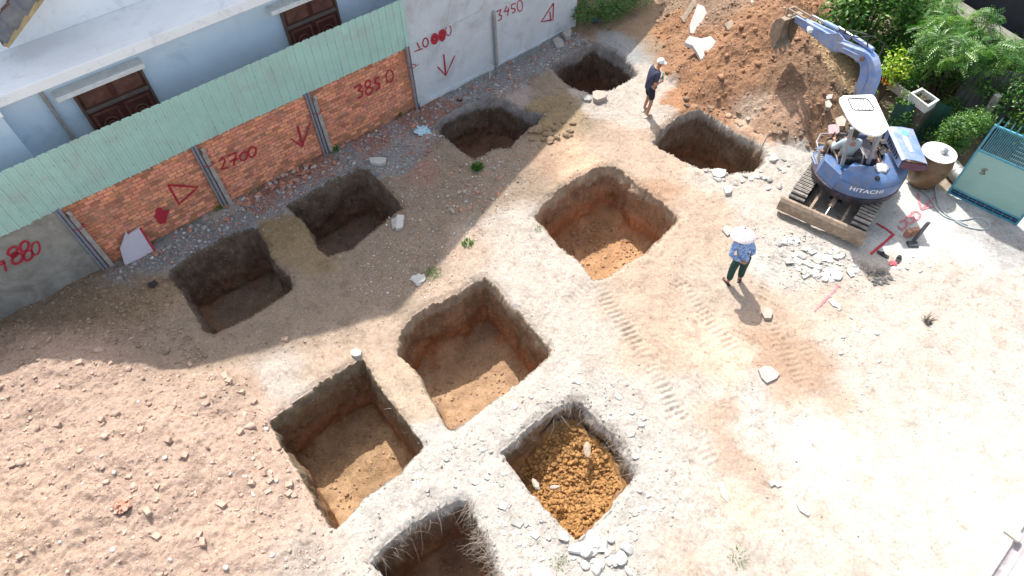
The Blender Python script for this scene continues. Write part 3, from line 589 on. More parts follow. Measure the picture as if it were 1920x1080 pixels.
strokes('painted_number', t, [[(411,302),(417,296),(422,300),(419,310),(415,317),(429,314)], [(426,293),(443,286),(441,298),(438,311)], [(431,303),(447,297)], ('o',457,293,7,7.5,.04), ('o',473,285,7,9.5,.04)], .042)
strokes('painted_arrow', t, [([(558,237),(568,274)],.07), ([(545,260),(567,275),(582,229)],.036)], .035)
strokes('painted_triangle', t, [([(316,347),(371,351),(336,383),(315,346)],.05)], .035)
filled('painted_blob', t, [[(293,391),(303,389),(306,395),(318,393),(313,407),(311,418),(300,421),(290,407)]])
# green fringe of moss along the brick wall foot
b = MB()
for _ in range(1500):
    s = R_.uniform(-.6, 7.4); 
    if fbm(np.array([s]), np.array([0.]), .7, 2, 71)[0] < -.15: continue
    p = Vector(W(s, R_.uniform(0, .07), R_.uniform(-.02, .06))); r = R_.uniform(.008, .022); q = [p+Vector([R_.uniform(-r, r) for _ in range(3)]) for _ in range(3)]; b.add(q, [(0, 1, 2)])
tag(b.build('moss', M_MOSS, None, loc=W(3, 0, 0)), 'green moss growing along the foot of the brick wall', 'moss', kind='stuff')
# white plaster wall
t = thing('plaster_wall', 'tall pale plastered wall with two red painted numbers and a hairline crack', 'wall', W(10.4, 0, 0))
b = MB(); wall_box(b, 7.52, 13.45, -.12, 0, -.3, 3.5); b.build('wall_body', M_PLAST, t)
b = MB(); wall_box(b, 7.52, 9.6, .002, .022, 1.86, 1.90); wall_box(b, 7.54, 13.4, .002, .05, -.1, .09); b.build('ledge', M_PLAST, t, bevel=.006)
strokes('painted_number', t, [[(782,80),(787,91)], [(777,97),(793,91)], ('o',798,80,5,8,.035), ('o',815,73,5,8,.075), ('o',815,73,2.5,4,.06), ('o',829,66,5,9,.075), ('o',829,66,2,5,.06), ('o',841,57,5,9.5,.028)], .035)
strokes('painted_arrow', t, [([(832,102),(836,141)],.055), ([(820,125),(836,142),(853,104)],.035)], .04)
strokes('painted_number', t, [[(931,22),(940,18),(936,28),(941,30),(940,36),(934,39)], [(951,11),(945,22),(955,20)], [(954,14),(952,30)], [(967,6),(959,9),(959,16),(966,17),(966,22),(960,25)], ('o',975,11,5,10,.03)], .035)
strokes('painted_triangle', t, [([(1038,6),(1015,41),(1037,37),(1038,6)],.045), ([(1031,22),(1033,37)],.04)], .04)
m_crk = mat('crack', (.2,.2,.2), .9, bm=0)
b = MB(); b.ribbon([WP(u, v, .004) for u, v in [(858,42),(872,35),(888,27),(898,22),(905,10),(912,-6)]], .008, (NA[0], NA[1], 0)); b.ribbon([WP(u, v, .004) for u, v in [(838,40),(842,18),(846,-5)]], .006, (NA[0], NA[1], 0)); b.build('crack', m_crk, t)
# corrugated sheets on the brick and concrete walls
t = thing('sheet_fence', 'pale green corrugated metal sheets screwed above the brick wall', 'fence', W(1, .03, 1.8))
s = -6.6; k = 0
while s < 7.5:
    wd = min(1.08, 7.52-s); b = MB(); top = 3.06+R_.uniform(-.01, .01); bot = 1.83+R_.uniform(-.015, .01); dd = .025+.004*(k % 2)
    prof = []; x = 0
    while x < wd:
        for dx, h in ((0, 0), (.012, .03), (.042, .03), (.054, 0), (.118, 0), (.122, .006), (.132, .006), (.136, 0)):
            if x+dx <= wd: prof.append((x+dx, h))
        x += .2
    prof.append((wd, 0)); n = len(prof); vs = []
    for zz in (bot, (bot+top)/2, top):
        for px, h in prof: vs.append(W(s+px, dd+h+(.01*math.sin(px*3+k)*((top-zz)/1.2)), zz))
    for zz in (bot, (bot+top)/2, top):
        for px, h in prof: vs.append(W(s+px, dd+h-.003+(.01*math.sin(px*3+k)*((top-zz)/1.2)), zz))
    fs = []
    for o_ in (0, 3*n):
        for r in range(2):
            for i in range(n-1): fs.append((o_+r*n+i, o_+r*n+i+1, o_+(r+1)*n+i+1, o_+(r+1)*n+i))
    for i in range(n-1): fs.append((2*n+i, 2*n+i+1, 5*n+i+1, 5*n+i)); fs.append((i, i+1, 3*n+i+1, 3*n+i))
    b.add(vs, fs); sheet = b.build('sheet', M_SHEET, t)
    for i in range(3):
        for zz in (2.05, 2.75):
            b = MB(); c = Vector(W(s+.2+i*.4, dd+.019, zz)); b.lathe(c, [(0, .01), (.008, .008), (.010, 0)], 6, Matrix.Rotation(math.pi/2, 3, Vector((TA[0], TA[1], 0))))
            b.build('screw', M_PIPE, sheet)
    s += 1.0; k += 1
# fence posts with pipes and red wire
for i, (s, lab) in enumerate([(-.95, 'where grey wall meets bricks at far left'), (1.9, 'between painted triangle and painted brick number'), (4.68, 'beside the arrow painted on bricks'), (7.46, 'at the corner of brick and plaster walls')]):
    t = thing('fence_post', 'concrete post with pipes, '+lab, 'post', W(s, .05, 0), 'posts along the boundary wall')
    h = 1.72; b = MB()
    if i < 3:
        b.hexa([W(s+.02, .01, -.2), W(s+.12, .01, -.2), W(s+.12, .10, -.2), W(s+.02, .10, -.2), W(s-.01, .01, h-.12), W(s+.08, .01, h), W(s+.08, .09, h-.02), W(s-.01, .09, h-.18)])
        b.build('post', M_POST, t, bevel=.008)
        b = MB(); b.tube([W(s+.05, .1, h-.1), W(s+.06, .13, h-.02), W(s+.03, .1, h+.03)], .035, 7); b.build('pipe_cap', M_POST, t, smooth=60)
    b = MB(); b.tube([W(s-.04, .06, -.2), W(s-.06, .055, 1.86)], .034, 10); b.build('pipe', M_PIPE, t, smooth=60)
    if i < 3: b = MB(); b.tube([W(s-.115, .05, -.2), W(s-.13, .05, 1.84)], .026, 8); b.build('pipe', M_PIPE, t, smooth=60)
    b = MB(); ring = [W(s+.02+.11*math.cos(a), .055+.075*math.sin(a), 1.28+.02*math.sin(3*a)) for a in np.linspace(0, 2*math.pi, 13)]; b.tube(ring, .009, 6); b.tube([W(s+.09, .12, 1.28), W(s+.17, .16, 1.33)], .008, 5)
    b.build('wire_tie', M_REDP, t, smooth=60)
t = thing('fence_post', 'thin bare grey post standing alone against the pale plaster wall', 'post', W(10.27, .05, 0), 'posts along the boundary wall')
b = MB(); b.hexa([W(10.22, .01, -.2), W(10.31, .01, -.2), W(10.31, .08, -.2), W(10.22, .08, -.2), W(10.2, .01, 1.72), W(10.27, .01, 1.74), W(10.27, .08, 1.7), W(10.2, .08, 1.68)]); b.build('post', M_POST, t, bevel=.006)
b = MB(); b.tube([W(10.2, .09, -.2), W(10.18, .09, 1.6)], .02, 8); b.build('pipe', M_PIPE, t, smooth=60)
# ------------------------------------------------------------------ the house behind
M_BLUE = mat('pale blue paint', (.66,.80,.92), .8, var=.06, vs=1.2, dirt=(.42,.52,.62), damt=.3, ds=1, bm=.001)
M_WHT = mat('white paint', (.91,.94,.95), .8, var=.06, vs=1.0, dirt=(.5,.52,.52), damt=.2, ds=3, bm=.001)
M_WHD = mat('weathered white paint', (.72,.73,.72), .85, var=.12, vs=8, dirt=(.22,.21,.20), damt=.18, ds=14, bm=.004)
M_WOOD = mat('dark red wood', (.12,.040,.028), .45, var=.5, vs=5, bm=.002)
M_TILE = mat('grey roof tile', (.16,.17,.19), .7, var=.3, vs=6, dirt=(.28,.25,.2), damt=.4, bm=.003)
M_TILB = mat('brown roof tile', (.20,.12,.09), .8, var=.4, vs=6, bm=.003)
M_OLDW = mat('old bare timber', (.30,.24,.18), .85, var=.35, vs=12, bm=.003)
t = thing('house', 'pale blue and white house with wooden doors behind the boundary wall', 'house', W(4, -3, 0))
b = MB(); wall_box(b, -.84, 13, -6, -1.1, -.3, 3.72); b.build('lower_wall', M_BLUE, t)
b = MB(); wall_box(b, -9, -.84, -6, -.78, -.3, 3.72); b.build('bay_wall', M_BLUE, t)
b = MB(); wall_box(b, -9, 13, -5, -.72, 3.722, 3.93); led = b.build('ledge', M_WHT, t, bevel=.015)
b = MB(); wall_box(b, -9, -.80, -1, -.55, 3.64, 3.925); b.build('bay_ledge', M_WHT, t, bevel=.015)
RK = [(-8.9, 4.02), (-3.7, 5.5), (6.2, 10.63), (17.5, 4.69)]  # unseen main gable, outline shaped to throw the house shadow across the lot
b = MB(); P = [W(s_, -2.2, z_) for s_, z_ in [(-8.9, 3.935), (17.5, 3.935)]+RK[::-1]]; b.prism(P, (-.2*NA[0], -.2*NA[1], 0)); b.build('upper_wall', M_WHT, t)
b = MB(); th = .22
P = [W(s_, -1.85, z_) for s_, z_ in RK]; Q = [W(s_, -1.85, z_+th) for s_, z_ in RK]
for i in range(3):
    a0, a1, c0, c1 = Vector(P[i]), Vector(P[i+1]), Vector(Q[i]), Vector(Q[i+1]); off = Vector((NA[0], NA[1], 0))*-7
    b.hexa([a0, a1, a1+off, a0+off, c0, c1, c1+off, c0+off])
b.build('roof', M_TILB, t)
b = MB(); wall_box(b, 13, 17.1, -6, -2.2, -.3, 3.93); b.build('side_wall', M_WHT, t)
# low tiled porch roof with its row of round verge tiles
pr = MB(); r0 = Vector(W(-.10, -1.55, 4.36)); r1 = Vector(W(2.4, -1.55, 5.85)); bk = Vector((NA[0], NA[1], 0))*-.62; up = Vector((0, 0, .07))
pr.hexa([r0, r1, r1+bk, r0+bk, r0+up, r1+up, r1+bk+up, r0+bk+up]); prf = pr.build('porch_roof', M_TILB, t)
b = MB(); n = 9
for i in range(n):
    a = r0.lerp(r1, i/n)+up; c = r0.lerp(r1, (i+1.12)/n)+up*.7
    b.tube([a+bk*.22, c+bk*.22], [.19, .165], 16)
b.build('verge_tile', M_TILE, prf, smooth=50)
b = MB()
for j in range(4):
    o_ = bk*((j+2.6)/6)
    for i in range(16):
        a = r0.lerp(r1, i/16)+up+o_; c = r0.lerp(r1, (i+1.1)/16)+up*.8+o_; b.tube([a, c], [.07, .06], 8)
b.build('roof_tile', M_TILB, prf, smooth=50)
b = MB(); b.tube([r0+Vector((0, 0, -.02)), r0+bk*.5+Vector((0, 0, -.12)), r0+bk*.9+Vector((0, 0, -.13))], .035, 8); b.build('gutter_pipe', mat('black pipe', (.05, .05, .055), .6), t, smooth=60)
b = MB(); b.beam([r0-Vector((0, 0, .05)), r1-Vector((0, 0, .05))], .05, .10, bk); b.build('verge_board', mat('yellowed timber', (.42, .33, .17), .8, var=.3), prf)
for s0, s1, lab in ((.42, 1.72, 0), (5.0, 6.3, 1)):
    fr = MB(); wall_box(fr, s0, s1, -1.095, -1.04, 1.0, 3.36); dr = fr.build('door', M_WOOD, t, bevel=.006)
    b = MB(); wall_box(b, s0-.05, s0, -1.097, -1.01, 1.0, 3.36); b.build('door_jamb', mat('door frame', (.16, .10, .075), .6), dr, bevel=.004); b = MB(); wall_box(b, s1, s1+.05, -1.097, -1.01, 1.0, 3.36); b.build('door_jamb', bpy.data.materials['door frame'], dr, bevel=.004)
    b = MB(); wall_box(b, s0+.01, s1-.01, -1.04, -1.0, 2.80, 2.88); b.build('rail', mat('rail', (.17, .13, .11), .7), dr, bevel=.006)
    b = MB(); wl = (s1-s0)/2
    for q in range(2):
        a = s0+q*wl+.06; c = s0+(q+1)*wl-.06; wall_box(b, a, c, -1.04, -1.022, 2.93, 3.30)
        for x0, x1, z0, z1 in ((a, a+.05, 1.2, 2.68), (c-.05, c, 1.2, 2.68), (a, c, 2.68, 2.73)): wall_box(b, x0, x1, -1.04, -1.022, z0, z1)
        cx = (a+c)/2
        for rr in (.15, .075):
            b.tube([W(cx+rr*math.cos(th_), -1.03, 2.36+rr*math.sin(th_)*1.25) for th_ in np.linspace(0, math.pi, 10)]+[W(cx-rr, -1.03, 1.2)], .018, 6); b.tube([W(cx+rr, -1.03, 2.36), W(cx+rr, -1.03, 1.2)], .018, 6)
    b.build('door_panel', mat('carved wood', (.20, .085, .06), .4, var=.4, bm=.001), dr, smooth=40)
    b = MB(); wall_box(b, s0-.33, s1+.10, -1.097, -.78, 3.37, 3.47); b.build('door_canopy', M_WHD, t, bevel=.008)
b = MB(); b.tube([W(-.06, -1.03, 3.72), W(-.06, -1.03, 3.3), W(-.04, -1.03, 0)], .04, 10); b.build('downpipe', M_POST, t, smooth=60)
# ------------------------------------------------------------------ excavator
M_XB = mat('blue machine paint', (.075,.165,.36), .38, var=.2, vs=3, dirt=(.19,.18,.20), damt=.55, ds=4, bm=.001, spec=.5)
M_XL = mat('faded blue machine paint', (.16,.26,.52), .45, var=.2, vs=3, dirt=(.33,.34,.37), damt=.6, ds=4, bm=.001)
M_XD = mat('dark machine skirt', (.028,.026,.045), .55, var=.4, vs=6, dirt=(.14,.11,.10), damt=.4, ds=7)
M_BLK = mat('black rubber', (.02,.02,.022), .6, var=.3, bm=.001)
M_RUST = mat('rusty plate', (.20,.10,.075), .8, var=.4, vs=8, dirt=(.3,.24,.2), damt=.5, ds=9)
M_DIRT = mat('dried mud on steel', (.33,.25,.18), .95, var=.35, vs=8, dirt=(.20,.15,.11), damt=.5, ds=6, bm=.008, bs=30)
M_TRK = mat('muddy steel grouser', (.40,.355,.30), .8, var=.45, vs=10, dirt=(.12,.11,.11), damt=.5, ds=9, bm=.004)
M_GAL = mat('grey tube steel', (.30,.31,.33), .45, metal=.3, var=.2)
M_CHR = mat('polished rod', (.6,.6,.6), .2, metal=1, var=.05, bm=0)
M_CAN = mat('white canopy', (.78,.78,.76), .5, var=.04, bm=0)
M_LET = mat('white lettering', (.75,.75,.78), .5, var=.04, bm=0)
XC = Vector((7.93, 10.98, 0)); XA = math.radians(87)
xf = Vector((math.cos(XA), math.sin(XA), 0)); xr = Vector((math.sin(XA), -math.cos(XA), 0))
def X(x, y, z): return XC+xr*x+xf*y+Vector((0, 0, z))
XR = Matrix((xr, xf, (0, 0, 1))).transposed()
ex = thing('excavator', 'blue mini excavator with open hood and white canopy', 'excavator', XC)
# undercarriage
ua = Vector((.625, .78, 0)).normalized(); ub = Vector((ua.y, -ua.x, 0)); UC = Vector((7.80, 10.92, 0)); UR = Matrix((ub, ua, (0, 0, 1))).transposed()
def U(x, y, z): return UC+ub*x+ua*y+Vector((0, 0, z))
b = MB(); b.box(U(0, .05, .38), (.95, .9, .16), UR); b.box(U(0, -.45, .34), (.3, .6, .12), UR); b.build('chassis', M_XD, ex, bevel=.02)
b = MB(); b.lathe(XC, [(0, .40), (.36, .40), (.36, .60), (0, .60)], 24); b.build('slew_ring', M_XD, ex)
for sx in (-1, 1):
    tr = MB(); x0 = sx*.72; hw = .17
    # belt outline
    R1 = .215; L1 = .88; out = []
    for k in range(13): a = math.pi/2+math.pi*k/12; out.append((-L1+R1*math.cos(a), .235+R1*math.sin(a)))
    for k in range(13): a = -math.pi/2+math.pi*k/12; out.append((L1+R1*math.cos(a), .235+R1*math.sin(a)))
    n = len(out); vs = [U(x0-hw, y, z) for y, z in out]+[U(x0+hw, y, z) for y, z in out]
    tr.add(vs, [(i, (i+1) % n, n+(i+1) % n, n+i) for i in range(n)])
    inn = [(y*.955 if abs(y) < 9 else y, .235+(z-.235)*.86) for y, z in out]; vs2 = [U(x0-hw, y, z) for y, z in inn]+[U(x0+hw, y, z) for y, z in inn]
    tr.add(vs2, [(n+i, n+(i+1) % n, (i+1) % n, i) for i in range(n)])
    tr.add(vs[:n]+vs2[:n], [(i, (i+1) % n, n+(i+1) % n, n+i) for i in range(n)]); tr.add(vs[n:]+vs2[n:], [(i, (i+1) % n, n+(i+1) % n, n+i) for i in range(n)])
    tk = tr.build('track', M_BLK, ex)
    # grousers: evenly spaced bars
    per = 4*L1+2*math.pi*R1; m_ = 44; g = MB()
    for k in range(m_):
        q = per*k/m_
        if q < 2*L1: y, z, a = L1-q, .235+R1, math.pi
        elif q < 2*L1+math.pi*R1: aa = (q-2*L1)/R1; y, z, a = -L1-R1*math.sin(aa), .235+R1*math.cos(aa), math.pi+aa
        elif q < 4*L1+math.pi*R1: y, z, a = -L1+(q-2*L1-math.pi*R1), .235-R1, 0
        else: aa = (q-4*L1-math.pi*R1)/R1; y, z, a = L1+R1*math.sin(aa), .235-R1*math.cos(aa), aa
        rr = UR@Matrix.Rotation(a, 3, 'X'); jj = R_.uniform(-.006, .006)
        nv = rr@Vector((0, 0, -1)); c = U(x0+jj, y, z)+nv*.008
        g.box(c, (hw*2+.02, .068, .016), rr); g.box(c+nv*.014, (hw*2+.015, .016, .022), rr)
    g.build('track_shoes', M_TRK, tk)
    for yy, rw in ((-L1, .17), (L1, .17), (-.42, .08), (0, .08), (.42, .08)):
        w_ = MB(); w_.lathe(U(x0, yy, .235 if rw > .1 else .12), [(0, -hw*.8), (rw, -hw*.8), (rw, hw*.8), (0, hw*.8)], 16, UR@Matrix.Rotation(math.pi/2, 3, 'Y')); w_.build('wheel', M_XD, tk)
# dozer blade
b = MB(); pr = [(-1.40, .08), (-1.46, .16), (-1.475, .27), (-1.44, .38), (-1.39, .45), (-1.33, .455), (-1.345, .36), (-1.38, .26), (-1.36, .16), (-1.32, .07)]
b.prism([U(-.99, y, z) for y, z in pr], ub*1.95); bl = b.build('dozer_blade', M_DIRT, ex, bevel=.006)
for sx in (-.36, .36):
    b = MB(); b.beam([U(sx, -1.34, .22), U(sx*.95, -.3, .33)], .06, .09, ub); b.build('blade_arm', M_DIRT, ex, bevel=.005)
b = MB(); b.tube([U(0, -1.33, .30), U(0, -.75, .42)], .025, 10); b.build('blade_cylinder_rod', M_CHR, ex, smooth=60)
b = MB(); b.tube([U(0, -.95, .38), U(0, -.35, .5)], .055, 12); b.build('blade_cylinder', M_DIRT, ex, smooth=60)
# upper body
def arcsolid(mb, prof, a0, a1, n=36):
    m = len(prof); vs = []
    for k in range(n+1):
        a = math.radians(a0+(a1-a0)*k/n)
        for r, z in prof: vs.append(X(r*math.cos(a), r*math.sin(a), z))
    fs = [(k*m+i, k*m+(i+1) % m, (k+1)*m+(i+1) % m, (k+1)*m+i) for k in range(n) for i in range(m)]
    fs += [tuple(range(m)), tuple(n*m+i for i in reversed(range(m)))]; mb.add(vs, fs)
b = MB(); arcsolid(b, [(.42, .74), (.955, .74), (.965, .80), (.965, .98), (.945, 1.08), (.90, 1.15), (.82, 1.195), (.70, 1.215), (.42, 1.22)], 222, 362); cw = b.build('counterweight', M_XB, ex, smooth=40, bevel=.006)
b = MB(); (lambda pl: b.hexa([X(*p, .74) for p in pl]+[X(p[0]*.94, p[1]*.94, 1.12) for p in pl]))([(-.28, -.26), (-.72, -.635), (-.945, -.12), (-.86, .10)]); b.build('side_panel', M_XB, ex, smooth=40, bevel=.006)
b = MB(); arcsolid(b, [(.40, .45), (.76, .44), (.90, .51), (.962, .60), (.975, .735), (.40, .735)], 168, 364); b.build('skirt', M_XD, ex, smooth=40, bevel=.006)
b = MB(); arcsolid(b, [(.9655, .80), (.972, .805), (.972, 1.0), (.9655, 1.005)], 318, 346, 10); b.build('side_vent', M_XD, cw, smooth=40)
b = MB(); b.lathe(X(.02, -.80, 1.20), [(0, .035), (.05, .035), (.055, .0)], 16); b.build('filler_cap', M_BLK, cw, smooth=40)
b = MB(); arcsolid(b, [(.955, 1.062), (.958, 1.062), (.958, 1.066), (.955, 1.066)], 224, 360, 30); b.build('panel_seam', M_XD, cw)
tx = bpy.data.curves.new('lettering', 'FONT'); tx.body = 'HITACHI'; tx.size = .155; tx.align_x = 'CENTER'; tx.offset = .0035; tx.space_character = 1.08
to = bpy.data.objects.new('tmp', tx); COL.objects.link(to); bpy.context.view_layer.update()
tm = bpy.data.meshes.new_from_object(to.evaluated_get(bpy.context.evaluated_depsgraph_get())); bpy.data.objects.remove(to)
lb = MB(); vs = []
for v in tm.vertices:
    a = math.radians(261)+v.co.x*1.10/.972; vs.append(X(.9715*math.cos(a), .9715*math.sin(a), .925+v.co.y*.92))
lb.add(vs, [tuple(p.vertices) for p in tm.polygons]); lb.build('lettering', M_LET, cw)
# deck, engine bay, seat
b = MB(); b.prism([X(x, y, .64) for x, y in [(-.86, -.2), (.9, -.2), (.9, .7), (.55, .86), (-.6, .86), (-.88, .5)]], (0, 0, .07)); b.build('deck', M_XB, ex, bevel=.01)
b = MB(); b.prism([X(x, y, .712) for x, y in [(-.82, .05), (-.1, .05), (-.1, .8), (-.55, .8), (-.84, .46)]], (0, 0, .015))
for k in range(9): b.box(X(-.45, .12+k*.075, .733), (.62, .02, .012), XR)
b.build('floor_mat', M_GAL, ex)
b = MB(); b.hexa([X(.30, -.25, .71), X(.88, -.25, .71), X(.88, .72, .71), X(.30, .72, .71), X(.32, -.25, 1.08), X(.84, -.25, 1.08), X(.80, .70, 1.05), X(.32, .70, 1.05)]); eb = b.build('engine_bay', M_RUST, ex, bevel=.02)
b = MB()
for k in range(5): b.tube([X(.36+.09*k, -.1+.05*k, 1.09), X(.38+.08*k, .2, 1.16+.02*(k % 2)), X(.34+.1*k, .55, 1.07)], .018, 6)
b.box(X(.42, .1, 1.13), (.12, .2, .1), XR); b.box(X(.6, .45, 1.11), (.2, .12, .1), XR); b.build('engine_parts', M_BLK, eb, smooth=50)
b = MB(); b.box(X(-.40, .02, 1.0), (.46, .44, .10), XR); b.box(X(-.40, -.23, 1.16), (.44, .08, .30), XR@Matrix.Rotation(.12, 3, 'X')); b.box(X(-.40, -.02, .84), (.36, .36, .26), XR); b.build('seat', M_BLK, ex, bevel=.03)
b = MB(); b.tube([X(-.64, -.24, 1.12), X(-.66, -.12, 1.22), X(-.66, .12, 1.2)], .018, 8); b.build('armrest', M_GAL, ex, smooth=50)
b = MB(); b.tube([X(-.12, -.24, 1.12), X(-.10, -.12, 1.28), X(-.10, .12, 1.26)], .018, 8); b.build('armrest', M_GAL, ex, smooth=50)
b = MB(); b.prism([X(x, y, .72) for x, y in [(.02, -.1), (.28, -.1), (.28, .6), (.02, .6)]], (0, 0, .42)); b.build('side_console', M_XD, ex, bevel=.03)
b = MB(); b.prism([X(-.62, .56, .72), X(-.14, .56, .72), X(-.14, .66, .72), X(-.62, .66, .72)], (0, 0, .40)); b.build('front_console', M_XD, ex, bevel=.02)
b = MB(); b.prism([X(-.66, .60, 1.22), X(-.42, .60, 1.24), X(-.40, .80, 1.30), X(-.50, .84, 1.31), X(-.64, .82, 1.30)], (0, 0, .05)); b.build('pink_cushion', mat('faded pink pad', (.55, .36, .36), .9, var=.2), ex, bevel=.015)
for xx in (-.56, -.46, -.26, -.2):
    b = MB(); b.tube([X(xx, .60, 1.1), X(xx+.01, .58, 1.34)], .012, 7); b.build('lever', M_BLK, ex, smooth=50)
b = MB(); b.tube([X(-.80, .1, .72), X(-.88, .3, 1.02), X(-.86, .6, 1.05), X(-.70, .86, 1.05), X(-.3, .9, 1.05), X(-.1, .88, 1.04), X(-.08, .86, .72)], .018, 8); b.build('handrail', M_GAL, ex, smooth=50)
# crumpled white bag on the counterweight
b = MB(); v = rock_shape(I3V, 14, .4, 5, lump=.5)
b.add([X(.20, -.50, 1.235)+Vector(p)*.14 for p in v], [tuple(f) for f in I3F]); 
tag(b.build('plastic_bag', mat('translucent white plastic', (.55, .58, .60), .4, var=.4, vs=14, dirt=(.12, .14, .16), damt=.5, ds=12), None, smooth=40, loc=X(.20, -.50, 1.23)), 'crumpled white plastic bag lying on the machine behind the seat', 'bag')
# canopy
zc = 2.42; cp = [(1580,182),(1634,180),(1640,186),(1665,240),(1661,248),(1650,256),(1637,257.5),(1618,252),(1600,240),(1589,226),(1573,194),(1572.5,187)]
b = MB(); b.prism([g3(u, v, zc) for u, v in cp], (0, 0, .045)); cn = b.build('canopy', M_CAN, ex, bevel=.012)
hp = [(1590,186),(1593,183.5),(1624,185),(1629,188),(1639,203),(1636,207),(1604,206),(1598,203)]
b = MB(); pts = [Vector(g3(u, v, zc+.055)) for u, v in hp]; b.tube(pts+[pts[0]], .010, 6, caps=False)
for k in range(1, 5):
    f = k/5; b.tube([Vector(g3(1593+(1624-1593)*f, 184, zc+.055)), Vector(g3(1604+(1638-1604)*f, 206, zc+.055))], .006, 5)
b.build('roof_hatch', M_BLK, cn, smooth=50)
for a_, c_ in (((-.60, -.35, 1.18), (1598, 240)), ((-.03, -.30, 1.2), (1652, 250))):
    b = MB(); b.beam([X(*a_), Vector(g3(*c_, zc))], .075, .06, xr); b.build('canopy_post', M_GAL, ex, bevel=.008)
b = MB(); b.tube([X(-.01, -.28, 1.30), X(-.03, -.05, 1.75), Vector(g3(1645, 222, zc))], .02, 8); b.build('canopy_brace', M_GAL, ex, smooth=50)
b = MB(); b.tube([X(-.66, .3, .72), X(-.66, .34, 1.1)], .018, 8); b.build('grab_bar', M_GAL, ex, smooth=50)
# raised hood
zt, zr, zl = 1.66, 1.50, 1.36
b = MB()
A, B_, C_, D_ = Vector(g3(1666,238,zt)), Vector(g3(1712,242,zt-.02)), Vector(g3(1739,307,zr-.06)), Vector(g3(1694,299,zt-.05))
E_, F_ = Vector(g3(1657,258,zl)), Vector(g3(1684,314,zl)); mid = Vector(g3(1729,272,zr+.1))
G_ = B_+Vector((.07, .0, -.16)); H_ = C_+Vector((.05, -.02, -.14)); nn = 8; vs = []; fs = []
rowA = [E_, E_.lerp(A, .55), A+Vector((-.02, 0, -.03)), A+Vector((.04, 0, .012)), A.lerp(B_, .5)+Vector((0, 0, .03)), B_, G_]
rowB = [F_, F_.lerp(D_, .55), D_+Vector((-.02, 0, -.03)), D_+Vector((.04, 0, .012)), D_.lerp(C_, .5)+Vector((0, 0, .03)), C_, H_]
for off in (0, -.02):
    o_ = len(vs)
    for k in range(nn+1):
        f = k/nn
        for p, q in zip(rowA, rowB): vs.append(p.lerp(q, f)+Vector((off*-.5, 0, off)))
    for k in range(nn):
        for i in range(6): fs.append((o_+k*7+i, o_+k*7+i+1, o_+(k+1)*7+i+1, o_+(k+1)*7+i))
b.add(vs, fs); hd = b.build('hood', M_XL, ex, smooth=35)
b = MB()
for k in range(7):
    f = .22+k*.095; p = E_.lerp(F_, f); q = A.lerp(D_, f); b.beam([p.lerp(q, .25)+Vector((-.012, 0, 0)), p.lerp(q, .85)+Vector((-.012, 0, 0))], .018, .03, xf)
b.build('louvres', M_XD, hd)
b = MB(); p = A.lerp(D_, .28).lerp(B_.lerp(C_, .28), .45)+Vector((0, 0, .035)); q = A.lerp(D_, .75).lerp(B_.lerp(C_, .75), .45)+Vector((0, 0, .032)); b.ribbon([p, q], .1, (0, 0, 1)); b.build('worn_decal', mat('worn white sticker', (.62, .68, .75), .5, var=.2, dirt=(.33, .45, .62), damt=.5, ds=9, bm=0), hd)
b = MB(); p = A.lerp(D_, .10).lerp(B_.lerp(C_, .1), .55)+Vector((0, 0, .035)); q = A.lerp(D_, .26).lerp(B_.lerp(C_, .26), .5)+Vector((0, 0, .034)); b.ribbon([p, q], .13, (0, 0, 1)); b.build('worn_decal', mat('teal sticker', (.10, .42, .52), .5, var=.2, dirt=(.3, .42, .6), damt=.4, ds=9, bm=0), hd)
b = MB(); b.tube([X(.80, .45, 1.05), B_.lerp(C_, .4)-Vector((0.1, 0, .1))], .014, 6); b.build('hood_stay', M_GAL, hd, smooth=50)
b = MB(); b.prism([F_+Vector((.02, .0, -.02)), D_-Vector((-.02, 0, .06)), C_-Vector((0, 0, .05)), H_+Vector((0, 0, -.04)), F_+Vector((.45, 0, -.12))], (0, .03, 0)); b.build('radiator', mat('dark maroon', (.11, .04, .07), .7, var=.4), hd)
# boom: swing bracket, gooseneck, stick, bucket
b = MB(); b.box(X(.22, .98, .85), (.34, .32, .42), XR); b.build('swing_bracket', M_XL, ex, bevel=.03)
bp = [X(.22, 1.05, .95), X(.22, 1.25, 1.55), Vector(g3(1622,172,2.02)), Vector(g3(1632,140,2.42)), Vector(g3(1628,112,2.66)), Vector(g3(1607,98,2.70)), Vector(g3(1570,82,2.50))]
def sm(P, k=4):
    out = []; n = len(P)
    for i in range(n-1):
        p0, p1, p2, p3 = P[max(i-1, 0)], P[i], P[i+1], P[min(i+2, n-1)]
        for j in range(k):
            t = j/k; out.append(.5*((2*p1)+(-p0+p2)*t+(2*p0-5*p1+4*p2-p3)*t*t+(-p0+3*p1-3*p2+p3)*t**3))
    return out+[P[-1]]
bps = sm(bp); bd = (bp[-1]-bp[0]); bd.z = 0; bside = Vector((bd.y, -bd.x, 0)).normalized()
n = len(bps); hts = [.20+.20*math.sin(math.pi*min(1, (i/(n-1))*1.15))**1 for i in range(n)]
b = MB(); b.beam(bps, .20, hts, bside); bm1_ = b.build('boom', M_XL, ex, bevel=.012)
for sg in (-1, 1):
    b = MB(); pts = [p+bside*sg*.112+Vector((0, 0, .02)) for p in bps[3:-2]]; b.tube(pts, .012, 6); b.build('hydraulic_hose', M_XL, bm1_, smooth=50)
b = MB(); kn = bps[17]; b.tube([kn-bside*.15, kn+bside*.15], .05, 12); b.build('pin', M_RUST, bm1_, smooth=50)
b = MB(); c0 = bp[1]+Vector((0, .12, -.1)); c1 = bps[14]-Vector((.0, -.02, .2)); b.tube([X(.22, 1.3, .9), (c0+c1)/2+Vector((-.06, .2, 0))], .055, 12); bc = b.build('boom_cylinder', M_XB, ex, smooth=50)
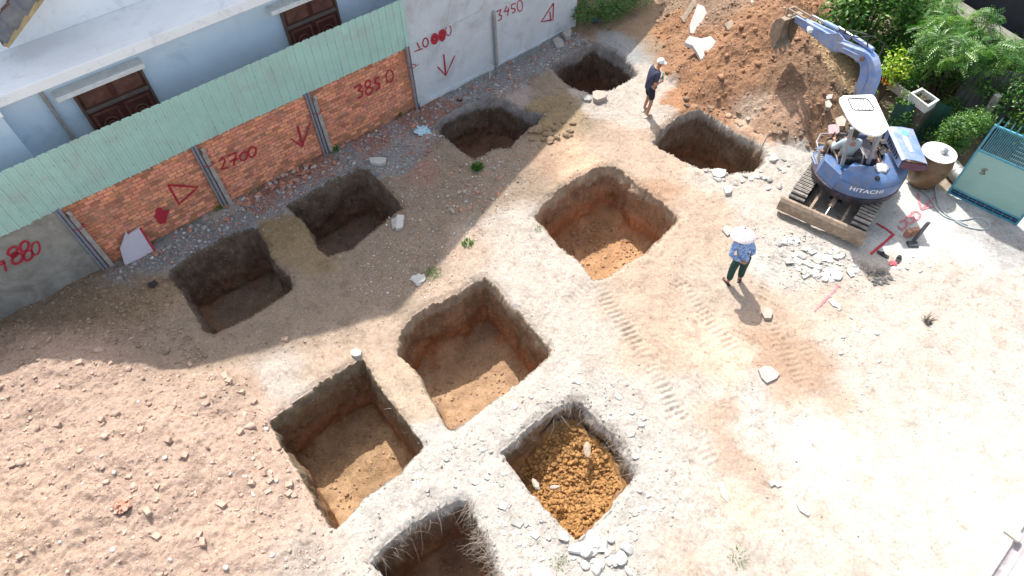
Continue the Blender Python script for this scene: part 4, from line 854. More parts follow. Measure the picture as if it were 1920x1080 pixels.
b = MB(); b.tube([(c0+c1)/2+Vector((-.06, .2, 0)), bps[15]-Vector((0.05, -.05, .12))], .03, 10); b.build('cylinder_rod', M_CHR, bc, smooth=50)
s0 = bp[-1]; s1 = Vector(g3(1494,34,2.30)); sdv = (s1-s0); s0b = s0-sdv*.12
b = MB(); ss = [s0b.lerp(s1, f) for f in (0, .12, .3, .6, 1)]; b.beam(ss, [.17, .2, .2, .17, .13], [.22, .34, .30, .24, .16], bside); st_ = b.build('stick', M_XL, ex, bevel=.012)
for q0, q1, nm in ((bps[-9]+Vector((0, 0, .24)), s0.lerp(s1, .0)+Vector((0, 0, .34)), 'stick_cylinder'), (s0.lerp(s1, .05)+Vector((0, 0, .30)), s0.lerp(s1, .60)+Vector((0, 0, .26)), 'bucket_cylinder')):
    b = MB(); b.tube([q0, q0.lerp(q1, .62)], .052, 12); cy = b.build(nm, M_XL, ex, smooth=50)
    b = MB(); b.tube([q0.lerp(q1, .6), q1+(q1-q0)*.15], .028, 10); b.build('cylinder_rod', M_CHR, cy, smooth=50)
# side cheek plates and brackets near the stick
for sg in (-1, 1):
    b = MB(); b.prism([s0b+bside*sg*.115+Vector((0, 0, .26)), s0+bside*sg*.115+Vector((0, 0, .30)), s0.lerp(s1, .25)+bside*sg*.115+Vector((0, 0, .12)), s0.lerp(s1, .2)+bside*sg*.115-Vector((0, 0, .14)), s0b+bside*sg*.115-Vector((0, 0, .08))], bside*.015); b.build('cheek_plate', M_XL, ex, bevel=.004)
b = MB(); b.tube([bps[-7]+Vector((0, 0, .2)), bps[-5]+Vector((.05, 0, .42)), bps[-3]+Vector((0, 0, .40)), s0+Vector((-.05, .05, .3)), s0.lerp(s1, .3)+Vector((0, 0, .3))], .016, 7); b.build('hydraulic_hose', M_BLK, ex, smooth=50)
b = MB(); b.tube([bps[14]+Vector((.1, 0, .1)), bps[16]+Vector((.26, .12, .3)), bps[19]+Vector((.14, .1, .36)), bps[21]+Vector((0, .0, .3)), s0+Vector((0, -.05, .3))], .012, 7); b.build('hydraulic_hose', M_BLK, ex, smooth=50)
b = MB(); b.box(s0.lerp(s1, .58)-Vector((0, 0, .0))+bside*-.11, (.10, .16, .09), XR); b.build('work_lamp', M_CAN, ex, bevel=.015)
b = MB()
for sg in (-1, 1): b.tube([s0.lerp(s1, .75)+bside*sg*.09+Vector((0, 0, .16)), s1+bside*sg*.09+Vector((-.12, .18, .16))], .025, 8); b.tube([s1+bside*sg*.09+Vector((-.12, .18, .16)), s1+bside*sg*.09+Vector((-.20, .10, -.22))], .025, 8)
b.tube([s1+bside*-.12+Vector((-.12, .18, .16)), s1+bside*.12+Vector((-.12, .18, .16))], .03, 8); b.build('bucket_link', M_DIRT, ex, smooth=50)
# bucket: curved shell with cheeks and teeth
bo = s1+Vector((-.05, .0, -.02)); bf = (s1-s0); bf.z = 0; bf.normalize(); bw = .30
pr = [(.02, .04), (.20, .02), (.36, -.10), (.46, -.30), (.44, -.52), (.30, -.70), (.10, -.80)]; th_ = .03
b = MB(); vs = []
for sg in (-1, 1):
    for (y, z) in pr: vs.append(bo+bf*(y*.95)+Vector((0, 0, z))+bside*sg*bw)
n = len(pr); inn = [(y*.92-.01, (z)*.94-.03) for y, z in pr]
for sg in (-1, 1):
    for (y, z) in inn: vs.append(bo+bf*(y*.95)+Vector((0, 0, z))+bside*sg*(bw-.02))
fs = [(i, i+1, n+i+1, n+i) for i in range(n-1)]+[(2*n+i+1, 2*n+i, 3*n+i, 3*n+i+1) for i in range(n-1)]
fs += [(0, n, 3*n, 2*n), (n-1, 2*n-1, 4*n-1, 3*n-1), tuple(range(n)), tuple(reversed(range(n, 2*n)))]
b.add(vs, fs); bk_ = b.build('bucket', M_DIRT, ex, bevel=.008)
for k in range(4):
    b = MB(); c = bo+bf*.08+Vector((0, 0, -.80))+bside*(-.24+.16*k); b.beam([c, c+bf*-.10+Vector((0, 0, -.09))], [.07, .03], [.04, .015], bside); b.build('bucket_tooth', M_DIRT, bk_)

# ------------------------------------------------------------------ people
SKN = mat('skin', (.36,.19,.12), .6, var=.12, vs=14, bm=0)
def person_root(label, x, y, z, head): 
    t = thing('person', label, 'person', (x, y, z)); t['h'] = head; del t['h']; return t, Matrix.Rotation(head, 3, 'Z')
def skin(name, root, rot, pts, edges, m, sub=2, extra=None, smooth=True):
    keys = list(pts); me = bpy.data.meshes.new(name); base = LOC[root.name]
    me.from_pydata([rot@Vector(pts[k][0]) for k in keys], [(keys.index(a), keys.index(c)) for a, c in edges], [])
    o = bpy.data.objects.new('tmp', me); COL.objects.link(o); md = o.modifiers.new('s', 'SKIN'); md.use_smooth_shade = True
    sv = me.skin_vertices[0].data
    for i, k in enumerate(keys): r = pts[k][1]; sv[i].radius = r if hasattr(r, '__len__') else (r, r)
    sv[0].use_root = True
    u = o.modifiers.new('u', 'SUBSURF'); u.levels = sub; u.render_levels = sub
    dg = bpy.context.evaluated_depsgraph_get(); dg.update(); nm = bpy.data.meshes.new_from_object(o.evaluated_get(dg)); bpy.data.objects.remove(o)
    if extra:
        V = [v.co[:] for v in nm.vertices]; F = [tuple(p.vertices) for p in nm.polygons]; n = len(V)
        V += [tuple(rot@Vector(v)) for v in extra.v]; F += [tuple(i+n for i in f) for f in extra.f]
        nm = bpy.data.meshes.new(name); nm.from_pydata(V, [], F)
    nm.name = name; nm.materials.clear(); nm.materials.append(m)
    for p in nm.polygons: p.use_smooth = True; p.material_index = 0
    ob = bpy.data.objects.new(name, nm); COL.objects.link(ob); ob.parent = root; LOC[ob.name] = base.copy(); return ob
def hand(mb, wrist, d, up, side, curl=.5, thumb=1, s=1.0):   # palm and five fingers as tapered tubes; d: along the hand, up: back of the hand
    d = Vector(d).normalized(); up = (Vector(up)-d*Vector(up).dot(d)).normalized(); sd_ = d.cross(up)*side; w0 = Vector(wrist)
    mb.tube([w0-d*.02*s, w0+d*.03*s, w0+d*.075*s, w0+d*.09*s], [.024*s, .033*s, .036*s, .025*s], 8)
    for i, (o_, L) in enumerate(((-.028, .062), (-.009, .075), (.010, .070), (.028, .055))):
        p = w0+d*.078*s+sd_*o_*s; P = [p]; dd = d.copy(); 
        for k in range(3):
            dd = (dd-up*curl*(.55+.15*k)).normalized(); p = p+dd*L*s*(.42, .33, .25)[k]; P.append(p)
        mb.tube(P, [.0098*s, .009*s, .008*s, .006*s], 6)
    p = w0+d*.02*s-sd_*.03*s; P = [p, p+(-sd_*.7+d*.6-up*.2).normalized()*.035*s, p+(-sd_*.45+d*.9-up*.5).normalized()*.065*s]; mb.tube(P, [.012*s, .011*s, .008*s], 6)
def lean(P, dx=0, dy=0):                            # shear the figure: the head leans by dx, dy
    return P
def body(J, hands, m, root, rot, s=1.0):
    pts = {}; ed = []
    def a(k, p, r, to=None):
        pts[k] = (Vector(p), r)
        if to: ed.append((to, k))
    a('pel', J['pel'], (.125, .095)); a('sp', J['sp'], (.115, .085), 'pel'); a('ch', J['ch'], (.135, .095), 'sp'); a('nb', J['nb'], (.06, .055), 'ch')
    a('nk', J['nk'], .048, 'nb'); a('jw', J['jw'], (.062, .068), 'nk'); a('hd', J['hd'], (.078, .09), 'jw'); a('ht', J['ht'], (.055, .062), 'hd')
    for q in 'lr':
        a('sh'+q, J['sh'+q], .052, 'ch'); a('el'+q, J['el'+q], .038, 'sh'+q); a('fa'+q, Vector(J['el'+q]).lerp(Vector(J['wr'+q]), .35), .036, 'el'+q); a('wr'+q, J['wr'+q], .024, 'fa'+q)
        a('hp'+q, J['hp'+q], .082, 'pel'); a('kn'+q, J['kn'+q], .054, 'hp'+q); a('cf'+q, Vector(J['kn'+q]).lerp(Vector(J['an'+q]), .3), .05, 'kn'+q); a('an'+q, J['an'+q], .034, 'cf'+q); a('to'+q, J['to'+q], (.038, .02), 'an'+q)
    ex_ = MB()
    for h in hands: hand(ex_, *h)
    fw = (Vector(J['fwd']) if 'fwd' in J else Vector((0, 1, 0))); hd = Vector(J['hd']); sdx = fw.cross(Vector((0, 0, 1))).normalized()
    ex_.tube([hd+fw*.083+Vector((0, 0, .012)), hd+fw*.106-Vector((0, 0, .02)), hd+fw*.088-Vector((0, 0, .032))], [.008, .014, .012], 7)     # nose
    ex_.tube([hd+fw*.083-sdx*.022-Vector((0, 0, .056)), hd+fw*.091-Vector((0, 0, .056)), hd+fw*.083+sdx*.022-Vector((0, 0, .056))], [.004, .008, .004], 6)
    for sg in (-1, 1):
        e0 = hd+sdx*sg*.079-Vector((0, 0, .008)); ex_.tube([e0+Vector((0, 0, .028)), e0+sdx*sg*.012-fw*.012, e0-Vector((0, 0, .026))], [.010, .015, .009], 7)
    bd_ = skin('body', root, rot, pts, ed, m, 2, ex_)
    ey = MB()
    return bd_, pts
def eyes(root, rot, J):
    fw = Vector(J.get('fwd', (0, 1, 0))); hd = Vector(J['hd']); sdx = fw.cross(Vector((0, 0, 1))).normalized(); mE = mat('eye', (.03, .02, .02), .3, bm=0)
    for sg in (-1, 1):
        b = MB(); c = hd+fw*.082+sdx*sg*.03+Vector((0, 0, .004)); b.tube([c-sdx*.012, c, c+sdx*.012], [.002, .007, .002], 8)
        b.v = [tuple(LOC[root.name]+rot@Vector(v)) for v in b.v]; b.build('eye', mE, root, smooth=60)
def cloth(name, root, rot, pts, chain, m, sub=2):
    P = {}; E = []
    for item in chain:
        k, p, r, to = item; P[k] = (Vector(p), r)
        if to: E.append((to, k))
    return skin(name, root, rot, P, E, m, sub)
def lp(a, c, f): return Vector(a).lerp(Vector(c), f)
# the woman with the conical hat, seen from behind
t, rot = person_root('person in blue patterned blouse and flowered conical hat seen from behind', *pg(1377, 527)[:2], pg(1377, 527)[2], math.radians(4))
J = dict(pel=(-.04,-.02,.82), sp=(-.08,-.01,.98), ch=(-.12,.02,1.16), nb=(-.15,.03,1.28), nk=(-.16,.04,1.33), jw=(-.17,.07,1.38), hd=(-.17,.065,1.44), ht=(-.17,.055,1.50),
 shl=(-.28,.02,1.22), ell=(-.36,-.08,1.0), wrl=(-.12,-.17,.86), shr=(.04,.02,1.22), elr=(.13,-.04,.98), wrr=(.15,.06,.77),
 hpl=(-.13,-.02,.78), knl=(-.15,.0,.44), anl=(-.17,-.06,.08), tol=(-.20,.07,.03), hpr=(.06,-.02,.78), knr=(.08,.02,.44), anr=(.10,.0,.08), tor=(.16,.12,.03))
body(J, [((-.12,-.17,.86),(.7,-.1,-.35),(0,-1,.1),1,.5), ((.15,.06,.77),(.05,.15,-1),(1,0,0),1,.35)], SKN, t, rot); eyes(t, rot, J)
def floral():
    m, nt, b = new_mat('blue patterned cloth'); v = N(nt, 'ShaderNodeTexCoord').outputs['Object']
    f = noise(nt, v, 26, 3, .6, 1.2); c = ramp(nt, f, [(.36, (.02, .06, .24)), (.46, (.08, .20, .50)), (.54, (.45, .60, .80)), (.64, (.10, .22, .52))]); nt.links.new(c, b.inputs['Base Color']); b.inputs['Roughness'].default_value = .85
    bump(nt, b, noise(nt, v, 9, 3), .02); return m
mfl = floral()
cloth('blouse', t, rot, None, [('b',(-.03,-.02,.74),(.178,.140),None),('p',(-.04,-.02,.84),(.172,.135),'b'),('s',J['sp'],(.150,.115),'p'),('c',J['ch'],(.155,.115),'s'),('n',(-.145,.03,1.265),(.07,.065),'c'),
  ('sl',J['shl'],.070,'c'),('el',J['ell'],.056,'sl'),('wl',lp(J['ell'],J['wrl'],.86),.042,'el'),('sr',J['shr'],.070,'c'),('er',J['elr'],.056,'sr'),('wr',lp(J['elr'],J['wrr'],.86),.042,'er')], mfl)
mtr = mat('dark green cloth', (.012,.055,.050), .9, var=.3, vs=8, bm=.01, bs=9)
cloth('trousers', t, rot, None, [('w',Vector(J['pel'])+Vector((0,0,.10)),(.135,.105),None),('p',J['pel'],(.145,.112),'w')]+sum([[('h'+q,J['hp'+q],.100,'p'),('k'+q,J['kn'+q],.082,'h'+q),('a'+q,lp(J['kn'+q],J['an'+q],.86),.070,'k'+q)] for q in 'lr'],[]), mtr)
for q in 'lr':
    a0 = Vector(J['an'+q]); a1 = Vector(J['to'+q]); d = (a1-a0); d.z = 0; d.normalize(); sdd = Vector((d.y, -d.x, 0)); b = MB()
    P = [a0-d*.07-sdd*.035, a0-d*.07+sdd*.035, a0+d*.06+sdd*.045, a0+d*.15+sdd*.04, a0+d*.19, a0+d*.15-sdd*.045, a0+d*.06-sdd*.04]
    b.prism([LOC[t.name]+rot@Vector((p.x, p.y, .002)) for p in P], (0, 0, .022)); b.build('sandal', mat('dark sandal', (.05,.03,.04), .7), t, bevel=.004)
def hatm():
    m, nt, b = new_mat('flowered white cloth'); v = N(nt, 'ShaderNodeTexCoord').outputs['Object']
    vo = N(nt, 'ShaderNodeTexVoronoi'); vo.inputs['Scale'].default_value = 34; nt.links.new(v, vo.inputs['Vector'])
    c = ramp(nt, vo.outputs['Distance'], [(.22, (.62, .10, .16)), (.36, (.78, .70, .70))]); nt.links.new(c, b.inputs['Base Color']); b.inputs['Roughness'].default_value = .8; return m
hc = LOC[t.name]+rot@Vector((-.17, .055, 1.43)); tl = Matrix.Rotation(-.10, 3, 'X')
b = MB(); b.lathe(hc, [(.0, .165), (.02, .160), (.07, .135), (.13, .092), (.19, .045), (.235, -.005), (.245, -.03), (.238, -.03), (.19, .03), (.12, .075), (0, .14)], 40, tl); ht_ = b.build('conical_hat', hatm(), t, smooth=70)
b = MB(); b.lathe(hc+Vector((0, .017, .160)), [(0, .02), (.02, .014), (.024, 0), (.02, -.005)], 12); b.build('hat_tip', M_REDP, ht_, smooth=70)
# the man at the pit edge
p0 = pg(1213, 214); t, rot = person_root('person in navy shirt, shorts and white cap, standing at a pit edge', p0[0], p0[1], p0[2], math.radians(-72))
J = dict(pel=(0,-.03,.88), sp=(0,-.02,1.04), ch=(0,.02,1.24), nb=(0,.06,1.37), nk=(0,.085,1.42), jw=(0,.13,1.465), hd=(0,.135,1.53), ht=(0,.125,1.60), fwd=Vector((0,.94,-.30)),
 shl=(-.165,.03,1.31), ell=(-.20,-.02,1.04), wrl=(-.06,.19,1.03), shr=(.165,.03,1.31), elr=(.22,-.06,1.04), wrr=(.07,.18,1.0),
 hpl=(-.09,-.03,.84), knl=(-.13,.04,.46), anl=(-.16,-.02,.08), tol=(-.20,.14,.03), hpr=(.09,-.03,.84), knr=(.10,.0,.46), anr=(.12,-.08,.08), tor=(.16,.08,.03))
body(J, [((-.06,.19,1.03),(.35,.9,.05),(-.6,0,.8),-1,.7), ((.07,.18,1.0),(-.35,.9,.1),(.6,0,.8),1,.7)], SKN, t, rot); eyes(t, rot, J)
mnv = mat('navy cloth', (.040,.050,.095), .9, var=.25, vs=7, bm=.008, bs=8); mns = mat('dark shorts cloth', (.010,.013,.030), .9, var=.25, vs=7, bm=.008, bs=8); mor = mat('orange trim', (.75,.33,.12), .8)
cloth('shirt', t, rot, None, [('b',(0,-.03,.80),(.178,.142),None),('p',(0,-.03,.88),(.172,.138),'b'),('s',J['sp'],(.165,.132),'p'),('c',J['ch'],(.175,.135),'s'),('n',(0,.045,1.36),(.098,.088),'c'),('n2',(0,.06,1.39),(.080,.072),'n'),
  ('sl',J['shl'],.068,'c'),('el',lp(J['shl'],J['ell'],.72),.060,'sl'),('sr',J['shr'],.068,'c'),('er',lp(J['shr'],J['elr'],.72),.060,'sr')], mnv)
cloth('shorts', t, rot, None, [('w',Vector(J['pel'])+Vector((0,0,.10)),(.135,.105),None),('p',J['pel'],(.150,.116),'w')]+sum([[('h'+q,J['hp'+q],.100,'p'),('k'+q,lp(J['hp'+q],J['kn'+q],.86),.088,'h'+q)] for q in 'lr'],[]), mns)
def ringat(name, c, ax, r, tr_, m, root, rot):
    ax = Vector(ax).normalized(); u = ax.orthogonal().normalized(); q = ax.cross(u); b = MB()
    b.tube([LOC[root.name]+rot@(Vector(c)+(u*math.cos(a)+q*math.sin(a))*r) for a in np.linspace(0, 2*math.pi, 15)], tr_, 7, caps=False); return b.build(name, m, root, smooth=60)
ringat('collar', (0,.065,1.375), (0,.4,1), .060, .013, mor, t, rot)
for q, s_ in (('l', 'ell'), ('r', 'elr')): ringat('cuff', lp(J['sh'+q], J[s_], .82), Vector(J[s_])-Vector(J['sh'+q]), .050, .009, mor, t, rot)
capm = mat('white cap cloth', (.75,.75,.75), .8, var=.05); hcap = LOC[t.name]+rot@Vector((0, .135, 1.565)); cr = rot@Matrix.Rotation(-.30, 3, 'X')
b = MB(); b.lathe(hcap, [(0, .085), (.03, .080), (.065, .062), (.088, .03), (.096, -.005), (.097, -.03), (.09, -.03), (.08, .02), (0, .07)], 24, cr); cp_ = b.build('cap', capm, t, smooth=70)
b = MB(); pts = [Vector((.088*math.sin(a)*1.0, .075+.105*math.cos(a), -.022-.012*abs(math.sin(a)))) for a in np.linspace(-math.pi/2, math.pi/2, 11)]
b.prism([hcap+cr@p for p in pts], (0, 0, .006)); b.build('cap_brim', capm, cp_, smooth=40)
for q in 'lr':
    a0 = Vector(J['an'+q]); a1 = Vector(J['to'+q]); d = (a1-a0); d.z = 0; d.normalize(); sdd = Vector((d.y, -d.x, 0)); b = MB()
    P = [a0-d*.07-sdd*.038, a0-d*.07+sdd*.038, a0+d*.06+sdd*.047, a0+d*.15+sdd*.042, a0+d*.20, a0+d*.15-sdd*.047, a0+d*.06-sdd*.042]
    b.prism([LOC[t.name]+rot@Vector((p.x, p.y, .0)) for p in P], (0, 0, .025)); b.tube([LOC[t.name]+rot@(a0+d*.10-sdd*.045-Vector((0, 0, .05))), LOC[t.name]+rot@(a0+d*.10-Vector((0, 0, .005))), LOC[t.name]+rot@(a0+d*.10+sdd*.045-Vector((0, 0, .05)))], .009, 6); b.build('sandal', mat('pale sandal', (.55,.45,.38), .7), t, bevel=.004)
# bottle held by the man
tb = thing('bottle', 'small clear drink bottle with green cap in the hands of the man', 'bottle', LOC[t.name]+rot@Vector((0, .27, 1.0)))
c = LOC[tb.name]; b = MB(); b.lathe(c, [(0, 0), (.028, 0), (.031, .01), (.031, .12), (.022, .15), (.012, .17), (.012, .185)], 16); b.build('bottle_body', mat('clear plastic', (.55,.65,.68), .15, var=.05, bm=0), tb, smooth=50)
b = MB(); b.lathe(c, [(.032, .055), (.032, .11)], 16); b.lathe(c, [(.018, .17), (.018, .20), (0, .20)], 12); b.build('green_cap', mat('green plastic', (.02,.38,.22), .4, bm=0), tb, smooth=50)
# the operator on the seat
p0 = X(-.42, .03, 0); t, rot = person_root('person in pale grey shirt and dark cap seated at the digger controls', p0.x, p0.y, 0.0, XA-math.pi/2)
J = dict(pel=(0,-.02,1.13), sp=(0,-.04,1.28), ch=(0,-.02,1.46), nb=(0,.02,1.58), nk=(0,.035,1.63), jw=(0,.065,1.68), hd=(0,.065,1.74), ht=(0,.055,1.81),
 shl=(-.18,-.01,1.52), ell=(-.27,.08,1.28), wrl=(-.17,.34,1.26), shr=(.18,-.01,1.52), elr=(.26,.10,1.28), wrr=(.12,.36,1.26),
 hpl=(-.10,.0,1.12), knl=(-.20,.44,1.15), anl=(-.20,.50,.80), tol=(-.22,.62,.76), hpr=(.10,.0,1.12), knr=(.16,.44,1.15), anr=(.16,.50,.80), tor=(.18,.62,.76))
body(J, [((-.17,.34,1.26),(.15,.9,.1),(0,0,1),-1,.8), ((.12,.36,1.26),(-.1,.9,.1),(0,0,1),1,.8)], SKN, t, rot); eyes(t, rot, J)
msh = mat('pale grey blue cloth', (.36,.43,.47), .9, var=.18, vs=7, bm=.012, bs=8)
cloth('shirt', t, rot, None, [('p',(0,-.02,1.13),(.165,.13),None),('s',J['sp'],(.155,.125),'p'),('c',J['ch'],(.168,.125),'s'),('n',(0,.02,1.57),(.075,.07),'c'),
  ('sl',J['shl'],.074,'c'),('el',J['ell'],.060,'sl'),('wl',lp(J['ell'],J['wrl'],.8),.044,'el'),('sr',J['shr'],.074,'c'),('er',J['elr'],.060,'sr'),('wr',lp(J['elr'],J['wrr'],.8),.044,'er')], msh)
mtk = mat('khaki cloth', (.22,.17,.12), .9, var=.2, vs=7, bm=.01, bs=8)
cloth('trousers', t, rot, None, [('w',Vector(J['pel'])+Vector((0,0,.10)),(.135,.105),None),('p',J['pel'],(.145,.11),'w')]+sum([[('h'+q,J['hp'+q],.100,'p'),('k'+q,J['kn'+q],.080,'h'+q),('a'+q,lp(J['kn'+q],J['an'+q],.8),.062,'k'+q)] for q in 'lr'],[]), mtk)
hcap = LOC[t.name]+rot@Vector((0, .06, 1.755)); b = MB(); b.lathe(hcap, [(0, .11), (.05, .10), (.085, .06), (.10, .0), (.105, -.05), (.095, -.09), (.085, -.05), (.08, .02), (0, .08)], 24, rot); cp_ = b.build('cap', mat('dark olive cloth', (.045,.040,.022), .9), t, smooth=70)
b = MB(); b.prism([hcap+rot@Vector((.085*math.sin(a), .08+.09*math.cos(a), -.01)) for a in np.linspace(-math.pi/2, math.pi/2, 11)], (0, 0, .006)); b.build('cap_brim', mat('dark olive cloth', (.045,.040,.022), .9), cp_)
# ------------------------------------------------------------------ water jar, gate, garden
def g3v(u, v, z): return Vector(g3(u, v, z))
M_JAR = mat('brown glazed jar', (.17,.095,.04), .35, var=.35, vs=3, dirt=(.07,.045,.025), damt=.5, ds=3, bm=.003, bs=12)
jc = Vector(g3(1739, 338, 0)); jl = g3v(1748, 291, .93)
jt = thing('water_jar', 'big brown glazed water jar with white lid beside the machine', 'jar', jc)
off = Vector((jl.x-jc.x, jl.y-jc.y, 0))*.55; jc2 = jc+off; LOC[jt.name] = jc2.copy(); jt.location = jc2
b = MB(); b.lathe(jc2, [(0, 0), (.24, 0), (.27, .03), (.37, .25), (.425, .50), (.43, .62), (.40, .78), (.345, .86), (.33, .90), (.35, .93), (.33, .94), (.30, .90), (.30, .8)], 48); b.build('jar_body', M_JAR, jt, smooth=60)
b = MB(); b.lathe(jc2, [(0, .975), (.10, .972), (.28, .955), (.36, .945), (.372, .95), (.375, .935), (.36, .928), (0, .93)], 48); b.build('lid', mat('white enamel lid', (.70,.70,.66), .35, var=.08, vs=4, dirt=(.45,.42,.36), damt=.3, ds=5), jt, smooth=40)
dp = thing('dipper', 'small steel water dipper resting upside down on the white jar lid', 'dipper', jc2+Vector((.06, -.03, .975)))
c = LOC[dp.name]; b = MB(); b.lathe(c, [(0, .10), (.04, .10), (.075, .085), (.085, .0), (.078, .0), (.06, .07), (0, .08)], 24, Matrix.Rotation(.35, 3, 'X')); b.build('bowl', mat('stainless steel', (.45,.44,.42), .3, metal=.9, var=.1), dp, smooth=50)
b = MB(); b.beam([c+Vector((.03, -.07, .03)), c+Vector((.09, -.20, .02))], .022, .012, (1, 0, 0)); b.build('handle', mat('stainless steel', (.45,.44,.42), .3, metal=.9), dp)
tk = g3v(1790, 320, .18); t = thing('steel_drum', 'grey metal drum lying on its side behind the water jar', 'drum', (tk.x, tk.y, 0))
b = MB(); q = Matrix.Rotation(math.radians(100), 3, 'Z')@Matrix.Rotation(math.pi/2, 3, 'Y'); b.lathe(tk, [(0, -.30), (.19, -.30), (.195, -.28), (.185, -.10), (.195, -.09), (.185, -.07), (.185, .10), (.195, .11), (.185, .28), (.19, .30), (0, .29)], 28, q); b.build('drum_body', mat('dull galvanized', (.33,.34,.33), .5, metal=.4, var=.3, dirt=(.15,.13,.10), damt=.5), t, smooth=40)
# gate leaf standing on its edge
M_GT = mat('sea green sheet steel', (.26,.44,.40), .45, var=.06, vs=2, dirt=(.34,.48,.43), damt=.3, ds=4, bm=0)
M_GF = mat('turquoise painted steel', (.08,.33,.42), .4, var=.2, vs=6, dirt=(.04,.12,.16), damt=.4, ds=9, bm=0)
M_GN = mat('navy painted steel', (.02,.035,.10), .5, var=.3, vs=8)
ga = Vector(g3(1774, 362, 0)); gb = Vector(g3(1905, 424, 0)); gd = (gb-ga); gw = gd.length; gd.normalize(); gn = Vector((-gd.y, gd.x, 0)); gn = -gn if gn.y > 0 else gn
t = thing('gate_leaf', 'sea green steel gate leaf with barred top and spikes', 'gate', (ga+gb)/2)
def Gt(x, d, z): return ga+gd*x+gn*d+Vector((0, 0, z+.03))
def gbox(mb, x0, x1, z0, z1, d0=-.02, d1=.02): return mb.hexa([Gt(x0,d0,z0), Gt(x1,d0,z0), Gt(x1,d1,z0), Gt(x0,d1,z0), Gt(x0,d0,z1), Gt(x1,d0,z1), Gt(x1,d1,z1), Gt(x0,d1,z1)])
b = MB(); gbox(b, .04, gw-.04, .20, 1.28, -.004, .004); b.build('sheet_panel', M_GT, t)
b = MB(); gbox(b, 0, .045, 0, 1.98); gbox(b, gw-.045, gw, 0, 1.98); gbox(b, .045, gw-.045, 1.94, 1.98); gbox(b, .045, gw-.045, 1.28, 1.32, -.018, .018); gbox(b, .045, gw-.045, .16, .20, -.018, .018); gbox(b, .045, gw-.045, 0, .04, -.018, .018); b.build('frame', M_GF, t, bevel=.003)
b = MB(); gbox(b, .045, gw-.045, .04, .158, -.012, -.004); b.build('kick_panel', M_GN, t)
b = MB(); x = .045
while x < gw-.06:
    gbox(b, x, x+.012, .04, .16, -.008, .008); 
    x += .19
gbox(b, .045, gw-.045, .095, .107, -.009, .009); x = .09
b.build('bottom_bars', M_GF, t)
b = MB(); x = .10
while x < gw-.08:
    c = Gt(x, .022, .135); b.lathe(c, [(0, .004), (.022, .004), (.022, -.004), (0, -.004)], 10, Matrix.Rotation(math.pi/2, 3, gd)); x += .095
b.build('rosette', M_GN, t)
k = 0; x = .085
while x < gw-.06:
    bb = MB(); gbox(bb, x, x+.016, 1.322, 1.938, -.008, .008); bb.build('bar', M_GF, t); x += .040; k += 1
b = MB()
for zz in (1.42, 1.52, 1.62, 1.72, 1.82): 
    gbox(b, .62, gw-.1, zz, zz+.014, .009, .014)
b.build('scroll_work', M_GT, t)
x = .06
while x < gw:
    bb = MB(); bb.tube([Gt(x, 0, 1.98), Gt(x, 0, 2.10), Gt(x, 0, 2.19)], [.012, .012, .002], 8); bb.build('spike', M_GF, t); x += .125
b = MB(); pts = [(.30, .92), (.36, .98), (.42, .96), (.40, .88), (.43, .82), (.36, .78), (.31, .80), (.33, .86)]; b.prism([Gt(x_, .0055, z_) for x_, z_ in pts], gn*.003); b.build('handle_hole', mat('peeled opening', (.05,.06,.04), .9, var=.5, dirt=(.6,.6,.5), damt=.5, ds=20), t)
# gate pillar just outside the frame to which the other side stands
t = thing('concrete_pillar', 'grey concrete pillar leaning beside the dark corrugated sheet', 'pillar', g3(1838, 238, 0))
b = MB(); p0, p1 = g3v(1842, 232, .2), g3v(1872, 178, 1.35); b.beam([p0-Vector((0.05, 0, .5)), p1], .15, .12, (1, .3, 0)); b.build('pillar_body', M_POST, t, bevel=.01)
# dark corrugated fibre sheet fence
M_FIB = mat('dark mossy fibre cement', (.10,.10,.095), .9, var=.35, vs=3, dirt=(.045,.055,.03), damt=.5, ds=2, bm=.004)
def corr(name, label, a, c, h, m, per=.13, amp=.022, lean_=.0, cat='fence'):
    a = Vector(a); c = Vector(c); d = c-a; L = d.length; d.normalize(); n_ = Vector((-d.y, d.x, 0)); t = thing(name, label, cat, a); N_ = int(L/per*8); b = MB(); vs = []
    for off in (0, .008):
        for z in (0, h/2, h):
            for i in range(N_+1):
                s = L*i/N_; vs.append(a+d*s+n_*(amp*math.sin(s/per*2*math.pi)+off+lean_*z)+Vector((0, 0, z+.05*math.sin(s*1.7)*(z > 0))))
    fs = []; n = N_+1
    for o_ in (0, 3*n):
        for r in range(2):
            for i in range(N_): fs.append((o_+r*n+i, o_+r*n+i+1, o_+(r+1)*n+i+1, o_+(r+1)*n+i))
    for i in range(N_): fs.append((2*n+i, 2*n+i+1, 5*n+i+1, 5*n+i))
    b.add(vs, fs); b.build('sheet', m, t, smooth=60); return t
corr('sheet_fence', 'dark weathered corrugated sheets overgrown by creepers behind the gate', g3(1760,228,0), g3(1855,262,0), 1.75, M_FIB)
corr('sheet_fence', 'dark corrugated sheets right of the leaning concrete pillar', g3(1862,262,0), g3(1990,330,0), 1.6, M_FIB)
t = thing('tarpaulin', 'dark green tarpaulin screen below the planter box', 'tarpaulin', g3(1660, 262, 0))
b = MB(); vs = []; A_ = Vector(g3(1652, 262, 0)); B_2 = Vector(g3(1752, 268, 0)); nn = 24
for off in (0, .01):
    for k in range(7):
        for i in range(nn+1):
            f = i/nn; p = A_.lerp(B_2, f); vs.append(p+Vector((0, .08*math.sin(f*9+k*.6)*(.3+k/9)+.15*k/6+off, 1.05*k/6-.07*math.sin(f*7)*(k == 6))))
fs = [(o_+k*(nn+1)+i, o_+k*(nn+1)+i+1, o_+(k+1)*(nn+1)+i+1, o_+(k+1)*(nn+1)+i) for o_ in (0, 7*(nn+1)) for k in range(6) for i in range(nn)]
